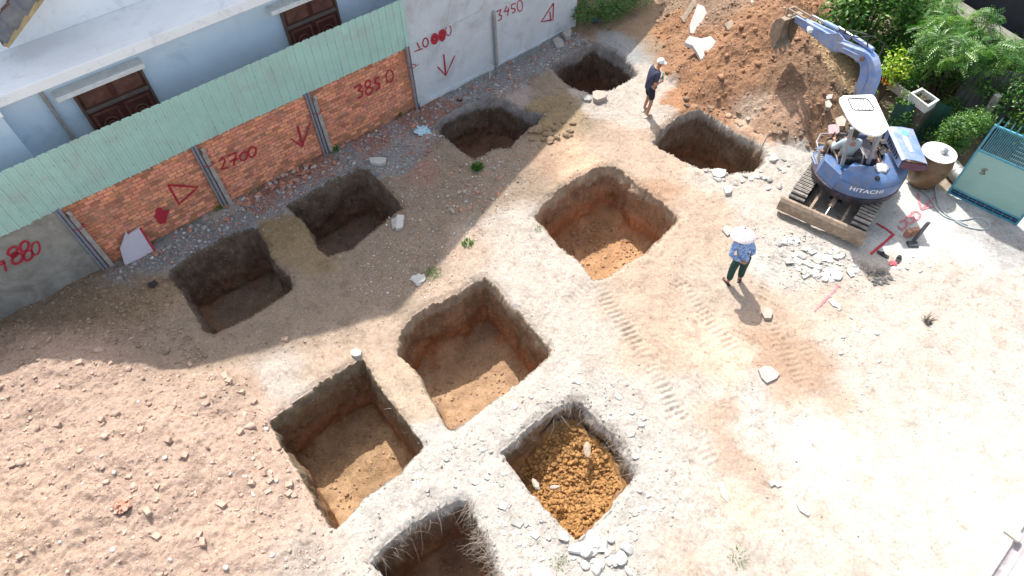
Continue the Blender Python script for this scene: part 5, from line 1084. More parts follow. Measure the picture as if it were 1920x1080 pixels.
b.add(vs, fs); b.build('cloth', mat('dark green plastic cloth', (.012,.07,.055), .55, var=.3, vs=3, bm=.01, bs=5), t, smooth=60)
# planter box
t = thing('planter_box', 'square concrete planter with white rim and dark soil among the shrubs', 'planter', g3(1735, 205, .0))
o4 = [g3v(1707,174,1.15), g3v(1729,164,1.15), g3v(1762,187,1.15), g3v(1741,200,1.15)]; ctr = sum(o4, Vector())/4; i4 = [ctr+(p-ctr)*.80 for p in o4]; dz = Vector((0, 0, .20)); b = MB()
for k in range(4):
    k2 = (k+1) % 4; b.hexa([o4[k]-dz, o4[k2]-dz, i4[k2]-dz, i4[k]-dz, o4[k], o4[k2], i4[k2], i4[k]])
b.build('box_wall', mat('white concrete rim', (.62,.62,.58), .8, var=.15, dirt=(.3,.3,.26), damt=.4), t)
b = MB(); b.prism([p-Vector((0, 0, .16)) for p in i4], (0, 0, .05)); b.build('soil', mat('potting soil', (.08,.055,.035), .95, var=.5, vs=12, bm=.02), t)
b = MB(); b.prism([p-dz for p in o4], (0, 0, -.80)); b.build('plinth', mat('dark brick plinth', (.10,.09,.08), .95, var=.4), t)
t = thing('plastic_basin', 'bright red plastic basin behind the boom', 'basin', g3(1662, 152, .75))
c = Vector(g3(1662,152,.75)); b = MB(); b.lathe(c, [(0, 0), (.12, 0), (.15, .10), (.17, .11), (.165, .12), (.14, .11), (.11, .02), (0, .02)], 24, Matrix.Rotation(.5, 3, 'X')); b.build('basin_body', mat('red plastic', (.62,.045,.025), .35, var=.1, bm=0), t, smooth=50)
t = thing('planter_trough', 'low weathered concrete trough left of the planter box', 'planter', g3(1690, 175, .6))
b = MB(); b.beam([g3v(1672,160,.72), g3v(1706,184,.72)], .22, .24, (.6, -.8, 0)); b.build('trough_wall', M_POST, t, bevel=.01)
# mossy wall and dark roof in the far corner
t = thing('concrete_wall', 'mossy stained concrete wall crossing the far right corner', 'wall', g3(1850, 50, 0))
M_MW = mat('mossy concrete', (.30,.30,.26), .9, var=.3, vs=1.5, dirt=(.08,.085,.045), damt=.8, ds=1.1, bm=.006)
wa_, wb_ = Vector(g3(1735, 0, .9)), Vector(g3(1990, 165, .9)); wd_ = (wb_-wa_).normalized(); wn_ = Vector((-wd_.y, wd_.x, 0)); 
if wn_.y < 0: wn_ = -wn_
b = MB(); A1 = wa_-wd_*3; B1 = wb_+wd_*2
b.hexa([A1-Vector((0,0,.9)), B1-Vector((0,0,.9)), B1+wn_*.9-Vector((0,0,.9)), A1+wn_*.9-Vector((0,0,.9)), A1, B1, B1+wn_*.9, A1+wn_*.9]); b.build('wall_body', M_MW, t, bevel=.02)
t = thing('dark_building', 'dark blank building wall behind the mossy wall in the corner', 'building', A1+wn_*3)
b = MB(); b.hexa([A1+wn_*1.25-Vector((0,0,.9)), B1+wn_*1.25-Vector((0,0,.9)), B1+wn_*5-Vector((0,0,.9)), A1+wn_*5-Vector((0,0,.9)), A1+wn_*1.25+Vector((0,0,1.2)), B1+wn_*1.25+Vector((0,0,1.2)), B1+wn_*5+Vector((0,0,1.2)), A1+wn_*5+Vector((0,0,1.2))]); b.build('building_wall', mat('dark blue grey wall', (.02,.025,.035), .8, var=.3), t)
b = MB(); b.hexa([A1+wn_*1.15+Vector((0,0,1.2)), B1+wn_*1.15+Vector((0,0,1.2)), B1+wn_*5+Vector((0,0,1.2)), A1+wn_*5+Vector((0,0,1.2)), A1+wn_*1.15+Vector((0,0,1.3)), B1+wn_*1.15+Vector((0,0,1.3)), B1+wn_*5+Vector((0,0,1.6)), A1+wn_*5+Vector((0,0,1.6))]); b.build('roof', mat('dark roof', (.03,.035,.04), .8), t)
# ------------------------------------------------------------------ plants
def leaf_mat(name, c1, c2, c3):
    m, nt, b = new_mat(name); a = N(nt, 'ShaderNodeAttribute', attribute_name='lf')
    c = ramp(nt, a.outputs['Fac'], [(0, c1), (.5, c2), (1, c3)]); nt.links.new(c, b.inputs['Base Color']); b.inputs['Roughness'].default_value = .42
    tr = N(nt, 'ShaderNodeBsdfTranslucent'); nt.links.new(mixc(nt, 1, c, (1.3, 1.6, .7), 'MULTIPLY'), tr.inputs[0]); ms = N(nt, 'ShaderNodeMixShader'); ms.inputs[0].default_value = .30
    o = [n for n in nt.nodes if n.type == 'OUTPUT_MATERIAL'][0]; nt.links.new(b.outputs[0], ms.inputs[1]); nt.links.new(tr.outputs[0], ms.inputs[2]); nt.links.new(ms.outputs[0], o.inputs[0]); return m
LF_D = leaf_mat('deep green leaf', (.022,.075,.012), (.05,.16,.02), (.14,.28,.04))
LF_M = leaf_mat('mid green leaf', (.022,.085,.014), (.075,.21,.03), (.24,.38,.055))
LF_Y = leaf_mat('yellow green leaf', (.10,.24,.02), (.26,.42,.03), (.46,.44,.04))
M_BARK = mat('bark', (.12,.085,.055), .9, var=.4, vs=12, bm=.008)
def leaves(name, parent, blobs, n, size, m, comp=False, up=.6, clump=18, aspect=.5):
    base = LOC[parent.name]; P = np.zeros((n, 3)); w_ = np.array([bb[3]*bb[4]*bb[5] for bb in blobs], float)**.6; w_ /= w_.sum(); wh = rs.choice(len(blobs), n, p=w_); B = np.array(blobs, float)[wh]
    # clumps: twig centres near the surface of each blob
    nc = max(8, n//clump); cw_ = rs.choice(len(blobs), nc, p=w_); CB = np.array(blobs, float)[cw_]; d = rs.normal(size=(nc, 3)); d[:, 2] = np.abs(d[:, 2])*1.0-.25; d /= np.linalg.norm(d, axis=1)[:, None]; rr = rs.uniform(.55, 1.05, nc)**.7
    CC = CB[:, :3]+d*rr[:, None]*CB[:, 3:6]; tint = rs.uniform(0, 1, nc)
    ci = rs.randint(nc, size=n); P = CC[ci]+rs.normal(size=(n, 3))*size*(1.3 if not comp else .3); dirn = d[ci]+rs.normal(size=(n, 3))*.55; 
    P[:, 2] = np.maximum(P[:, 2], .02)
    nrm = dirn*.5+np.array([0, 0, up])+rs.normal(size=(n, 3))*.35; nrm /= np.linalg.norm(nrm, axis=1)[:, None]
    ax = np.cross(nrm, rs.normal(size=(n, 3))); ax /= np.linalg.norm(ax, axis=1)[:, None]; sd_ = np.cross(nrm, ax); L = size*rs.uniform(.6, 1.25, n)[:, None]
    if not comp:
        V = np.stack([P-ax*L*.5, P+sd_*L*aspect*.5+nrm*L*.08, P+ax*L*.5-nrm*L*.10, P-sd_*L*aspect*.5+nrm*L*.08, P-nrm*L*.02], 1); F = np.array([[0, 1, 4], [1, 2, 4], [2, 3, 4], [3, 0, 4]])
        F = (F[None]+(np.arange(n)*5)[:, None, None]).reshape(-1, 3); VV = V.reshape(-1, 3); fac = np.repeat(np.clip(tint[ci]*.7+rs.uniform(-.15, .35, n), 0, 1), 5)
    else:
        k = 7; VV = []; FF = []; fac = []
        for j in range(k):
            for s_ in (-1, 1):
                q = P+ax*L*(j/k*2.2)-nrm*L*(j/k)**2*.9; dd = sd_*s_*.9+ax*.45; dd /= np.linalg.norm(dd, axis=1)[:, None]; l2 = L*.55*(1-.5*abs(j/k-.4)); wv = ax*.22*l2
                VV.append(np.stack([q, q+dd*l2*.5+wv, q+dd*l2-nrm*l2*.15, q+dd*l2*.5-wv], 1)); fac.append(np.repeat(np.clip(tint[ci]*.7+rs.uniform(-.1, .3, n), 0, 1), 4))
        VV = np.concatenate(VV, 0); F = np.arange(len(VV)*4).reshape(-1, 4); VV = VV.reshape(-1, 3); fac = np.concatenate(fac)
    me = np_mesh(name, VV-np.array(base), F); a = me.attributes.new('lf', 'FLOAT', 'POINT'); a.data.foreach_set('value', fac.astype(np.float32)); me.materials.append(m)
    o = bpy.data.objects.new(name, me); COL.objects.link(o); o.parent = parent; return CC
def shrub(name, label, cat, blobs, n, size, m, comp=False, up=.6, aspect=.5, trunk=.03, group=None, clump=18):
    bx = np.array(blobs); c = bx[:, :3].mean(0); t = thing(name, label, cat, (c[0], c[1], 0), group); CC = leaves('foliage', t, blobs, n, size, m, comp, up, clump, aspect)
    b = MB(); base = Vector((c[0], c[1], -.05))
    for i in range(0, len(CC), max(1, len(CC)//26)):
        e = Vector(CC[i]); mdp = base.lerp(e, .5)+Vector((0, 0, .12*e.z)); b.tube([base, base.lerp(mdp, .5)+Vector((0, 0, .05)), mdp, e], [trunk, trunk*.7, trunk*.45, trunk*.15], 5)
    b.build('stems', M_BARK, t, smooth=60); return t
def bl(u, v, z, rx, ry=None, rz=None):
    p = gp(u, v, z); return (p[0], p[1], z, rx, ry or rx, rz or rx)
shrub('leafy_bush', 'dense dark green broadleaf bush beyond the digger boom', 'bush', [bl(1600,15,1.6,.6,.6,.6), bl(1665,5,1.8,.7,.6,.6), bl(1578,45,1.0,.45,.45,.5), bl(1622,62,1.0,.5,.45,.5), bl(1725,20,1.5,.6,.5,.6), bl(1690,55,1.0,.4,.4,.4), bl(1650,-50,2.0,1.5,1.2,1)], 8000, .14, LF_M, trunk=.05)
shrub('leafy_bush', 'shadowy dark green bush below the feathery creeper', 'bush', [bl(1700,95,.7,.9,.7,.6), bl(1745,130,.7,.8,.6,.6), bl(1680,120,.5,.6,.5,.5), bl(1780,150,.5,.6,.5,.5)], 8000, .10, LF_D, trunk=.04)
shrub('feathery_tree', 'bright feathery leaved tree spreading over the dark sheets at right', 'tree', [bl(1780,70,1.9,.8,.7,.4), bl(1830,95,1.9,.9,.6,.45), bl(1760,30,1.8,.6,.6,.4), bl(1880,110,1.8,.7,.6,.5), bl(1760,100,1.6,.5,.5,.4), bl(1860,140,1.3,.8,.5,.6), bl(1840,50,2.2,.3,.3,.4)], 2400, .13, LF_M, comp=True, up=.9, trunk=.05, clump=6)
shrub('creeper', 'green creeper tangled over the sheets at the right edge', 'creeper', [bl(1880,160,1.2,.6,.5,.6), bl(1915,200,1.1,.6,.5,.7), bl(1935,120,1.4,.7,.6,.6), bl(1925,240,.6,.5,.3,.5)], 5000, .085, LF_M, trunk=.03)
shrub('garden_plant', 'yellow green croton plant beside the red basin', 'plant', [bl(1680,125,1.1,.28,.25,.35), bl(1672,142,.9,.22,.2,.2)], 520, .11, LF_Y, trunk=.012, clump=9)
shrub('garden_plant', 'low pale green herbs filling the trough left of the planter', 'plant', [bl(1700,150,.8,.40,.3,.3), bl(1732,138,.85,.40,.25,.3), bl(1765,146,.8,.35,.25,.3), bl(1790,165,.6,.3,.3,.3)], 3600, .06, LF_M, trunk=.012)
shrub('garden_plant', 'small glossy leafed bush in front of the green tarpaulin', 'plant', [bl(1700,205,.7,.28,.22,.3), bl(1695,225,.5,.25,.2,.25), bl(1712,190,.8,.2,.2,.2)], 900, .085, LF_M, trunk=.012)
shrub('garden_plant', 'rounded bright green bush left of the gate leaf', 'plant', [bl(1800,250,.7,.42,.35,.5), bl(1825,232,.9,.35,.3,.35), bl(1785,270,.4,.3,.3,.3)], 5200, .055, LF_M, trunk=.02)
shrub('garden_plant', 'dark low plants under the planter box', 'plant', [bl(1760,250,.3,.4,.4,.25), bl(1775,210,.5,.35,.35,.4), bl(1765,285,.2,.3,.25,.15)], 2600, .055, LF_D, trunk=.012)
shrub('weedy_bush', 'shaded green weeds growing at the far end of the plaster wall', 'bush', [bl(1110,12,.45,.5,.45,.4), bl(1140,25,.3,.5,.4,.3), bl(1165,8,.3,.5,.4,.25), bl(1095,30,.4,.3,.3,.35), bl(1190,-10,.4,.6,.5,.35)], 6500, .06, LF_D, trunk=.012)
def blades(name, label, u, v, r, n, h, m=LF_M, cat='grass tuft', z=0, group=None):
    p = pg(u, v) if not z else g3(u, v, z); t = thing(name, label, cat, p, group); b = MB()
    for _ in range(n):
        a = R_.uniform(0, 6.28); q = r*R_.random()**.7; c = Vector(p)+Vector((math.cos(a)*q, math.sin(a)*q, 0)); d = Vector((math.cos(a)*R_.uniform(.1, .9), math.sin(a)*R_.uniform(.1, .9), 1)).normalized(); L = h*R_.uniform(.5, 1.2); sdd = d.cross(Vector((R_.uniform(-1,1), R_.uniform(-1,1), .1))).normalized()*L*R_.uniform(.05, .12)
        tip = c+d*L+Vector((d.x, d.y, -.3))*L*.35; md = c+d*L*.6; b.add([c-sdd*.6, c+sdd*.6, md+sdd, tip, md-sdd], [(0, 1, 2, 4), (4, 2, 3)])
    o = b.build('leaf_blades', m, t); at = o.data.attributes.new('lf', 'FLOAT', 'POINT'); at.data.foreach_set('value', rs.uniform(0, 1, len(o.data.vertices)).astype(np.float32)); return t
blades('grass_tuft', 'bright green weed tuft between the two back row pits', 895, 316, .12, 220, .13, LF_D)
blades('grass_tuft', 'green weed tuft on the shade edge above the middle pit', 877, 458, .12, 160, .09, LF_M)
blades('grass_tuft', 'pale green weed patch beside the white rag', 812, 514, .19, 260, .06, LF_M)
blades('grass_tuft', 'small green sprout left of the pit near the woman', 1009, 430, .07, 50, .06, LF_M)
blades('grass_tuft', 'thin grass tuft at the bottom edge among white chunks', 1050, 1056, .16, 130, .05, LF_M)
blades('grass_tuft', 'sparse sprawling grass on the pale yard at the bottom', 1382, 1046, .16, 70, .07, LF_M)
blades('weed', 'tall leafy weed at the corner of the brick wall', 768, 192, .10, 240, .30, LF_D, 'weed')
blades('weed', 'low leafy weed against the brick wall', 742, 214, .14, 200, .13, LF_D, 'weed')
blades('weed', 'small yellow weed at the foot of the second post', 412, 388, .10, 130, .12, LF_Y, 'weed')
blades('weed', 'small weed at the foot of the third post', 626, 282, .12, 120, .10, LF_M, 'weed')
blades('garden_plant', 'spiky long leaved plant behind the yellow croton', 1700, 112, .15, 90, .55, LF_M, 'plant', z=.7)
blades('weed', 'dry weed sprouting on the yard right of the tile chunks', 1735, 600, .10, 14, .16, mat('dry stalk', (.16,.12,.07), .9), 'weed')
# ------------------------------------------------------------------ roof corner at the bottom right
t = thing('shed_roof', 'white metal roof corner with a grey gutter at bottom right', 'roof', g3(1960, 1060, 2.6))
zz = 2.8; A_, B_2 = g3v(1838, 1110, zz), g3v(1935, 962, zz); d = (B_2-A_).normalized(); nrm = Vector((d.y, -d.x, 0))
b = MB(); A2, B3 = A_-d*3, B_2+d*4; b.hexa([A2+nrm*.14, A2+nrm*5, B3+nrm*5, B3+nrm*.14, A2+nrm*.14+Vector((0,0,.05)), A2+nrm*5+Vector((0,0,.35)), B3+nrm*5+Vector((0,0,.35)), B3+nrm*.14+Vector((0,0,.05))]); b.build('roof_sheet', M_CAN, t)
b = MB(); pr = []
for a in np.linspace(math.pi, 2*math.pi, 11): pr.append((.075+.075*math.cos(a), .07*math.sin(a)))
pr2 = [(x*.93+.005, y*.9+.004) for x, y in pr]; n = len(pr)
vs = [P+nrm*x+Vector((0, 0, y-.01)) for P in (A2, B3) for x, y in pr]+[P+nrm*x+Vector((0, 0, y-.01)) for P in (A2, B3) for x, y in pr2]
fs = [(i, i+1, n+i+1, n+i) for i in range(n-1)]+[(2*n+i+1, 2*n+i, 3*n+i, 3*n+i+1) for i in range(n-1)]+[(0, n, 3*n, 2*n), (n-1, 2*n-1, 4*n-1, 3*n-1)]
b.add(vs, fs); b.build('gutter', mat('grey gutter', (.30,.27,.28), .5, var=.2, dirt=(.5,.5,.48), damt=.4), t, smooth=60)
b = MB(); c = g3v(1899, 1000, zz+.04); b.box(c, (.17, .13, .05), Matrix((nrm, d, (0, 0, 1))).transposed()); b.build('bracket_block', mat('pale board', (.62,.55,.45), .8, var=.15), t, bevel=.004)
b = MB(); b.hexa([A2+nrm*.6-Vector((0,0,2.8)), A2+nrm*5-Vector((0,0,2.8)), B3+nrm*5-Vector((0,0,2.8)), B3+nrm*.6-Vector((0,0,2.8)), A2+nrm*.6, A2+nrm*5, B3+nrm*5, B3+nrm*.6]); b.build('shed_wall', M_PLAST, t)
# ------------------------------------------------------------------ loose things
M_SLB = mat('broken concrete', (.36,.35,.325), .9, var=.2, vs=8, dirt=(.36,.28,.20), damt=.35, ds=7, bm=.004)
M_WSL = mat('white faced concrete', (.50,.49,.46), .8, var=.1, vs=4, dirt=(.45,.36,.28), damt=.3, ds=5, bm=.003)
M_ROK = mat('pale stone', (.38,.34,.29), .9, var=.2, vs=9, dirt=(.38,.30,.22), damt=.4, ds=8, bm=.005)
M_RBR = mat('broken red brick', (.46,.20,.13), .9, var=.25, vs=9, dirt=(.5,.38,.30), damt=.5, ds=9, bm=.004)
M_PBR = mat('dusty brick', (.44,.30,.23), .9, var=.22, vs=9, dirt=(.55,.42,.33), damt=.5, ds=9, bm=.004)
M_WD = mat('weathered board', (.33,.26,.19), .85, var=.35, vs=10, bm=.003)
M_CLAY = mat('clay', (.27,.19,.115), .95, var=.3, bm=.006)
M_BRK = mat('brown earth stone', (.23,.16,.11), .95, var=.3, vs=9, bm=.008)
def slab(label, px, th, m=M_SLB, z=None, tilt=(0, 0), name='concrete_slab', cat='slab', lift=.0, group=None, zb=None):
    """flat angular piece lying on the ground, outline from its corners"""
    c = np.mean(np.array(px), 0); base = Vector(pg(*c)); z0 = base.z if zb is None else zb
    P = [Vector(g3(u, v, z0+th)) for u, v in px]; ctr = sum(P, Vector())/len(P); base = Vector((ctr.x, ctr.y, z0))
    b = MB(); n = len(P); top = [p+Vector((0, 0, lift+(p.x-ctr.x)*tilt[0]+(p.y-ctr.y)*tilt[1])) for p in P]; bot = [p+(ctr-p)*.05-Vector((0, 0, th+.03)) for p in top]
    b.add(bot+top, [tuple(reversed(range(n))), tuple(range(n, 2*n))]+[(i, (i+1) % n, n+(i+1) % n, n+i) for i in range(n)])
    return tag(b.build(name, m, None, bevel=.004, loc=base), label, cat, group)
slab('white triangular concrete slab lying high on the orange heap', [(1293,46),(1305,22),(1318,24),(1330,38),(1326,48),(1316,56),(1296,54)], .07, M_WSL, tilt=(-.1, .45))
slab('large jagged white concrete slab half way down the orange heap', [(1282,86),(1290,79),(1312,82),(1330,80),(1348,90),(1350,97),(1338,108),(1328,120),(1316,122),(1318,108),(1308,98),(1298,90)], .07, M_WSL, tilt=(.05, .45))
slab('long grey board sticking out of the orange heap', [(1277,32),(1300,4),(1308,8),(1284,36)], .05, M_WD, tilt=(-.2, .4), name='board', cat='board', lift=.04)
slab('flat grey stone above the jagged white slab on the heap', [(1358,45),(1372,40),(1378,47),(1366,53)], .05, M_WD, name='board', cat='board', tilt=(0, .3))
slab('pinkish concrete block on the heap toe beside the canopy', [(1566,222),(1580,216),(1587,224),(1584,236),(1570,236)], .12, M_ROK)
slab('grey stone on the heap left of the canopy', [(1547,190),(1555,187),(1561,196),(1556,202),(1549,200)], .09, M_ROK, name='stone', cat='stone')
slab('dark broken plate half buried in heap under the boom', [(1548,178),(1562,176),(1560,184),(1550,186)], .05, M_SLB, name='stone', cat='stone')
slab('big pale boulder on the rim of the farthest pit', [(1111,172),(1118,169),(1132,170),(1139,176),(1135,182),(1120,187),(1112,183)], .14, M_ROK, name='boulder', cat='boulder')
slab('grey crumbled stone left of the boulder at the farthest pit', [(1092,181),(1100,177),(1109,180),(1107,187),(1095,187)], .08, M_SLB, name='stone', cat='stone')
slab('grey block lying against the end of the plaster wall', [(1054,58),(1062,52),(1072,55),(1070,66),(1060,68)], .16, M_SLB, name='boulder', cat='boulder')
slab('flat grey slab piece between plaster wall and farthest pit', [(1036,74),(1046,68),(1056,74),(1058,86),(1044,90)], .06, M_SLB)
slab('white block lying on the rubble near the third post', [(692,296),(704,294),(724,295),(723,304),(710,307),(694,304)], .08, M_WSL, name='foam_block', cat='block')
slab('pale brick sized block on the rim beside the second back pit', [(744,402),(758,403),(755,425),(742,430)], .07, M_WSL, name='concrete_block', cat='block')
slab('grey flat stone beneath the pale block at the second back pit', [(733,412),(744,405),(746,424),(736,430)], .04, M_SLB, name='stone', cat='stone')
slab('round white stone at the corner of the sharp cornered pit', [(657,658),(665,653),(677,657),(676,665),(666,668),(658,665)], .07, M_WSL, name='stone', cat='stone')
slab('isolated angular grey slab right of the track marks', [(1422,692),(1432,686),(1446,687),(1462,700),(1457,709),(1438,718),(1428,708)], .06, M_SLB)
slab('long thin pale shard lying on the yard at bottom right', [(1494,944),(1502,946),(1519,961),(1516,967),(1500,957)], .04, M_WSL, name='concrete_shard', cat='shard')
slab('long white chip pointing down left of the orange stain', [(1347,905),(1355,903),(1363,925),(1364,942),(1354,930)], .03, M_WSL, name='concrete_shard', cat='shard')
slab('white chunk on the yard above the long pale shard', [(1442,903),(1450,900),(1454,908),(1446,912)], .04, M_WSL, name='concrete_chunk', cat='chunk')
slab('oblong white chunk beside its small twin on the yard', [(1452,907),(1462,904),(1467,910),(1458,913)], .04, M_WSL, name='concrete_chunk', cat='chunk')
slab('pale rectangular paving piece, leftmost in front of the blade', [(1503,516),(1529,501),(1532,508),(1508,522)], .035, M_WSL, name='paving_piece', cat='tile')
slab('pale upright paving piece standing left of the square one', [(1541,525),(1550,501),(1561,504),(1551,527)], .05, M_WSL, name='paving_piece', cat='tile')
slab('square white paving piece nearest the wet hollow', [(1556,508),(1570,498),(1581,516),(1576,524),(1562,523)], .05, M_WSL, name='paving_piece', cat='tile')
slab('pale flat stone along the faint red line', [(1553,563),(1560,559),(1577,572),(1574,577),(1562,573)], .03, M_WSL, name='paving_piece', cat='tile')
slab('pale slab stone right behind the woman', [(1354,430),(1360,422),(1372,424),(1376,434),(1364,442)], .05, M_SLB)
slab('lump of pale rubble on the track marks below the woman', [(1428,585),(1440,575),(1450,582),(1446,596),(1434,596)], .08, M_ROK, name='stone', cat='stone')
slab('white stone between heap pit and woman pit', [(1357,350),(1365,346),(1373,350),(1371,360),(1361,362)], .08, M_WSL, name='stone', cat='stone')
slab('white slab on the lower rim of the heap side pit', [(1334,318),(1346,315),(1362,318),(1360,328),(1350,333),(1337,328)], .05, M_WSL, name='concrete_slab')
slab('grey slab below the heap at the upper track', [(1408,0),(1412,0),(1414,4),(1408,5)], .04, M_SLB, name='stone', cat='stone')
slab('white rock at the bottom edge between the two nearest pits', [(995,1060),(1004,1055),(1030,1066),(1038,1085),(1000,1090)], .14, M_WSL, name='boulder', cat='boulder')
for k in range(48):
    u, v = [(900,850),(860,880),(960,960),(1000,1000),(800,920),(1000,740),(1180,790),(1210,860),(1200,940),(1060,710),(700,990),(930,900)][k % 12]; u += R_.gauss(0, 26); v += R_.gauss(0, 20); s_ = .03+.08*R_.random()**2; q = gp(u, v)
    if in_pit(np.array([q[0]]), np.array([q[1]]), 1.0+s_*1.1)[0]: continue
    p = Vector(pg(u, v)); b = MB(); n_s = R_.choice([4, 5, 6]); a0 = R_.uniform(0, 6); pol = [(math.cos(a0+6.283*i/n_s+R_.uniform(-.3, .3))*s_*R_.uniform(.7, 1.2), math.sin(a0+6.283*i/n_s+R_.uniform(-.3, .3))*s_*R_.uniform(.6, 1.1)) for i in range(n_s)]
    tx_, ty_ = R_.uniform(-.18, .18), R_.uniform(-.18, .18); b.prism([p+Vector((x_, y_, -.015+x_*tx_+y_*ty_)) for x_, y_ in pol], (0, 0, R_.uniform(.02, .05)))
    tag(b.build('concrete_flake', M_WSL if R_.random() < .35 else M_SLB, None, bevel=.003, loc=p), 'flat flake of broken concrete crust on the pale ridges between the near pits', 'flake', 'crust flakes between the near pits')
# leaning slab with red edge against the brick wall
t = thing('leaning_slab', 'pale grey slab with red edge leaning on the brick wall', 'slab', W(.05, .2, 0))
P = [(228,487),(223,463),(237,435),(240,440),(262,426),(284,462),(283,468)]
q0 = [Vector(WP(u, v, .10)) for u, v in P]; b = MB(); off = Vector((NA[0], NA[1], 0))*-.05
q0 = [p+Vector((NA[0], NA[1], 0))*(.22*(1-min(1, max(0, p.z/.7)))) for p in q0]
b.prism(q0, off); b.build('slab_body', mat('lilac grey slab', (.52,.50,.55), .7, var=.06, bm=.001), t, bevel=.003)
b = MB(); e = [q0[4], q0[5], q0[6]]; o2 = Vector((NA[0], NA[1], 0))*.004; b.ribbon([e[0]+o2, e[1]+o2], .05, (NA[0], NA[1], .3)); b.build('painted_edge', M_REDP, t)
# plank and thin pipe along the grey wall
t = thing('wooden_plank', 'narrow dark plank lying along the foot of the grey wall', 'plank', pg(120, 535)); a_, c_ = Vector(pg(52,558)), Vector(pg(165,507)); b = MB(); b.beam([a_+Vector((0,0,.10)), c_+Vector((0,0,.14))], .09, .03, (NA[0], NA[1], 0)); b.build('plank_body', M_WD, t, bevel=.004)
b = MB(); pts = [Vector(pg(u, v))+Vector((0, 0, .07)) for u, v in [(-30,590),(10,577),(50,569),(80,555),(110,540),(140,520),(163,508)]]; b.tube(sm(pts), .018, 8); tag(b.build('conduit', mat('grey conduit', (.42,.43,.46), .5), None, smooth=60, loc=pts[3]), 'thin pale plastic conduit snaking along the grey wall foot', 'pipe')
for i in range(9):
    f = i/9; p = Vector(pg(75+f*110, 552-f*50)); b = MB(); r = UR@Matrix.Rotation(R_.uniform(-.3, .3)+1.1, 3, 'Z'); b.box(p+Vector((0, 0, .03)), (.09, .18, .06), Matrix.Rotation(math.atan2(TA[1], TA[0])+math.pi/2+R_.uniform(-.1, .1), 3, 'Z')@Matrix.Rotation(R_.uniform(-.2, .2), 3, 'X'), jit=.005)
    tag(b.build('brick', M_RBR, None, loc=p, bevel=.004), 'red brick in the row beside the conduit at the grey wall', 'brick', 'bricks in a row by the grey wall')
# blue crumpled bag, white rag, black scraps
def crumple(name, label, cat, u, v, r, m, flat=.3, seed=3):
    p = Vector(pg(u, v)); b = MB(); V_ = rock_shape(I3V, 16, flat, seed, lump=.6); nz = vnoise(V_[:, 0]*3+seed, V_[:, 1]*3, V_[:, 2]*6); V_ = V_*(1+.5*nz[:, None]); b.add([p+Vector((q[0]*r, q[1]*r, abs(q[2])*r+.01)) for q in V_], [tuple(f) for f in I3F]); return tag(b.build(name, m, None, smooth=35, loc=p), label, cat)
def bluebag():
    m, nt, b = new_mat('printed blue plastic'); v = N(nt, 'ShaderNodeTexCoord').outputs['Object']; c = ramp(nt, noise(nt, v, 13, 3, .5, 1), [(.38, (.70,.74,.74)), (.50, (.20,.55,.70)), (.60, (.55,.68,.72)), (.7, (.15,.45,.55))]); nt.links.new(c, b.inputs['Base Color']); b.inputs['Roughness'].default_value = .35; return m
crumple('plastic_bag', 'crumpled light blue plastic bag at the left tip of a shaded pit', 'bag', 792, 246, .17, bluebag(), .3, 4)
crumple('rag', 'white rag half buried beside the pale green weeds', 'rag', 786, 524, .13, M_WSL, .25, 8)
crumple('plastic_scrap', 'small black plastic scrap near the left pit', 'scrap', 287, 534, .09, M_BLK, .4, 9)
crumple('plastic_scrap', 'small black scrap on the far yard', 'scrap', 1738, 604, .06, M_BLK, .5, 12)
crumple('plastic_scrap', 'small black scrap on the rim of the upper shaded pit', 'scrap', 862, 188, .06, M_BLK, .5, 13)
# tiles, bricks and chunks in the rubble strip along the wall
def chunk(name, label, cat, group, u, v, s, m, flat=.6, kind='rock', zadd=0):
    p = Vector(pg(u, v)); 
    if in_pit(np.array([p.x]), np.array([p.y]), 1.04)[0]: return None
    if kind == 'rock':
        b = MB(); V_ = rock_shape(I2V, 8, flat); st = rs.uniform(.7, 1.3, 3); a = R_.uniform(0, 6.28); r = Matrix.Rotation(a, 3, 'Z'); b.add([p+r@Vector(q*st*s)+Vector((0, 0, s*flat*.45+zadd)) for q in V_], [tuple(f) for f in I2F]); o = b.build(name, m, None, loc=p)
    else:
        b = MB(); b.box(p+Vector((0, 0, s*.35+zadd)), (s*R_.uniform(1.6, 2.4), s*1.25, s*(.35 if kind == 'tile' else .9)), Matrix.Rotation(R_.uniform(0, 3.14), 3, 'Z')@Matrix.Rotation(R_.uniform(-.45, .45), 3, 'X')@Matrix.Rotation(R_.uniform(-.3, .3), 3, 'Y'), jit=s*.16); o = b.build(name, m, None, loc=p, bevel=.003)
    return tag(o, label, cat, group)
line = [(215,505),(300,460),(420,400),(470,370),(560,330),(640,285),(720,245),(790,205),(860,165),(930,135),(1000,100)]
def along(f):
    x = f*(len(line)-1); i = min(int(x), len(line)-2); t_ = x-i; return line[i][0]*(1-t_)+line[i+1][0]*t_, line[i][1]*(1-t_)+line[i+1][1]*t_
n_ = 0
for k in range(150):
    u, v = along(R_.uniform(.08, .95)); e = R_.uniform(-8, 30 if u > 620 else 14); u += e*.45+R_.uniform(-6, 6); v += e
    q = gp(u, v)
    if in_pit(np.array([q[0]]), np.array([q[1]]), 1.06)[0]: continue
    g_ = R_.random(); s = R_.uniform(.03, .075)
    if g_ < .42: chunk('brick_piece', 'broken red brick piece in the rubble along the wall foot', 'brick', 'brick pieces along the wall foot', u, v, s, M_RBR, kind='tile')
    elif g_ < .6: chunk('mortar_chunk', 'small white mortar lump in the rubble along the wall foot', 'mortar lump', 'white lumps along the wall foot', u, v, s*.6, M_WSL)
    else: chunk('stone', 'grey broken stone in the rubble along the wall foot', 'stone', 'grey stones along the wall foot', u, v, s*.85, M_SLB)
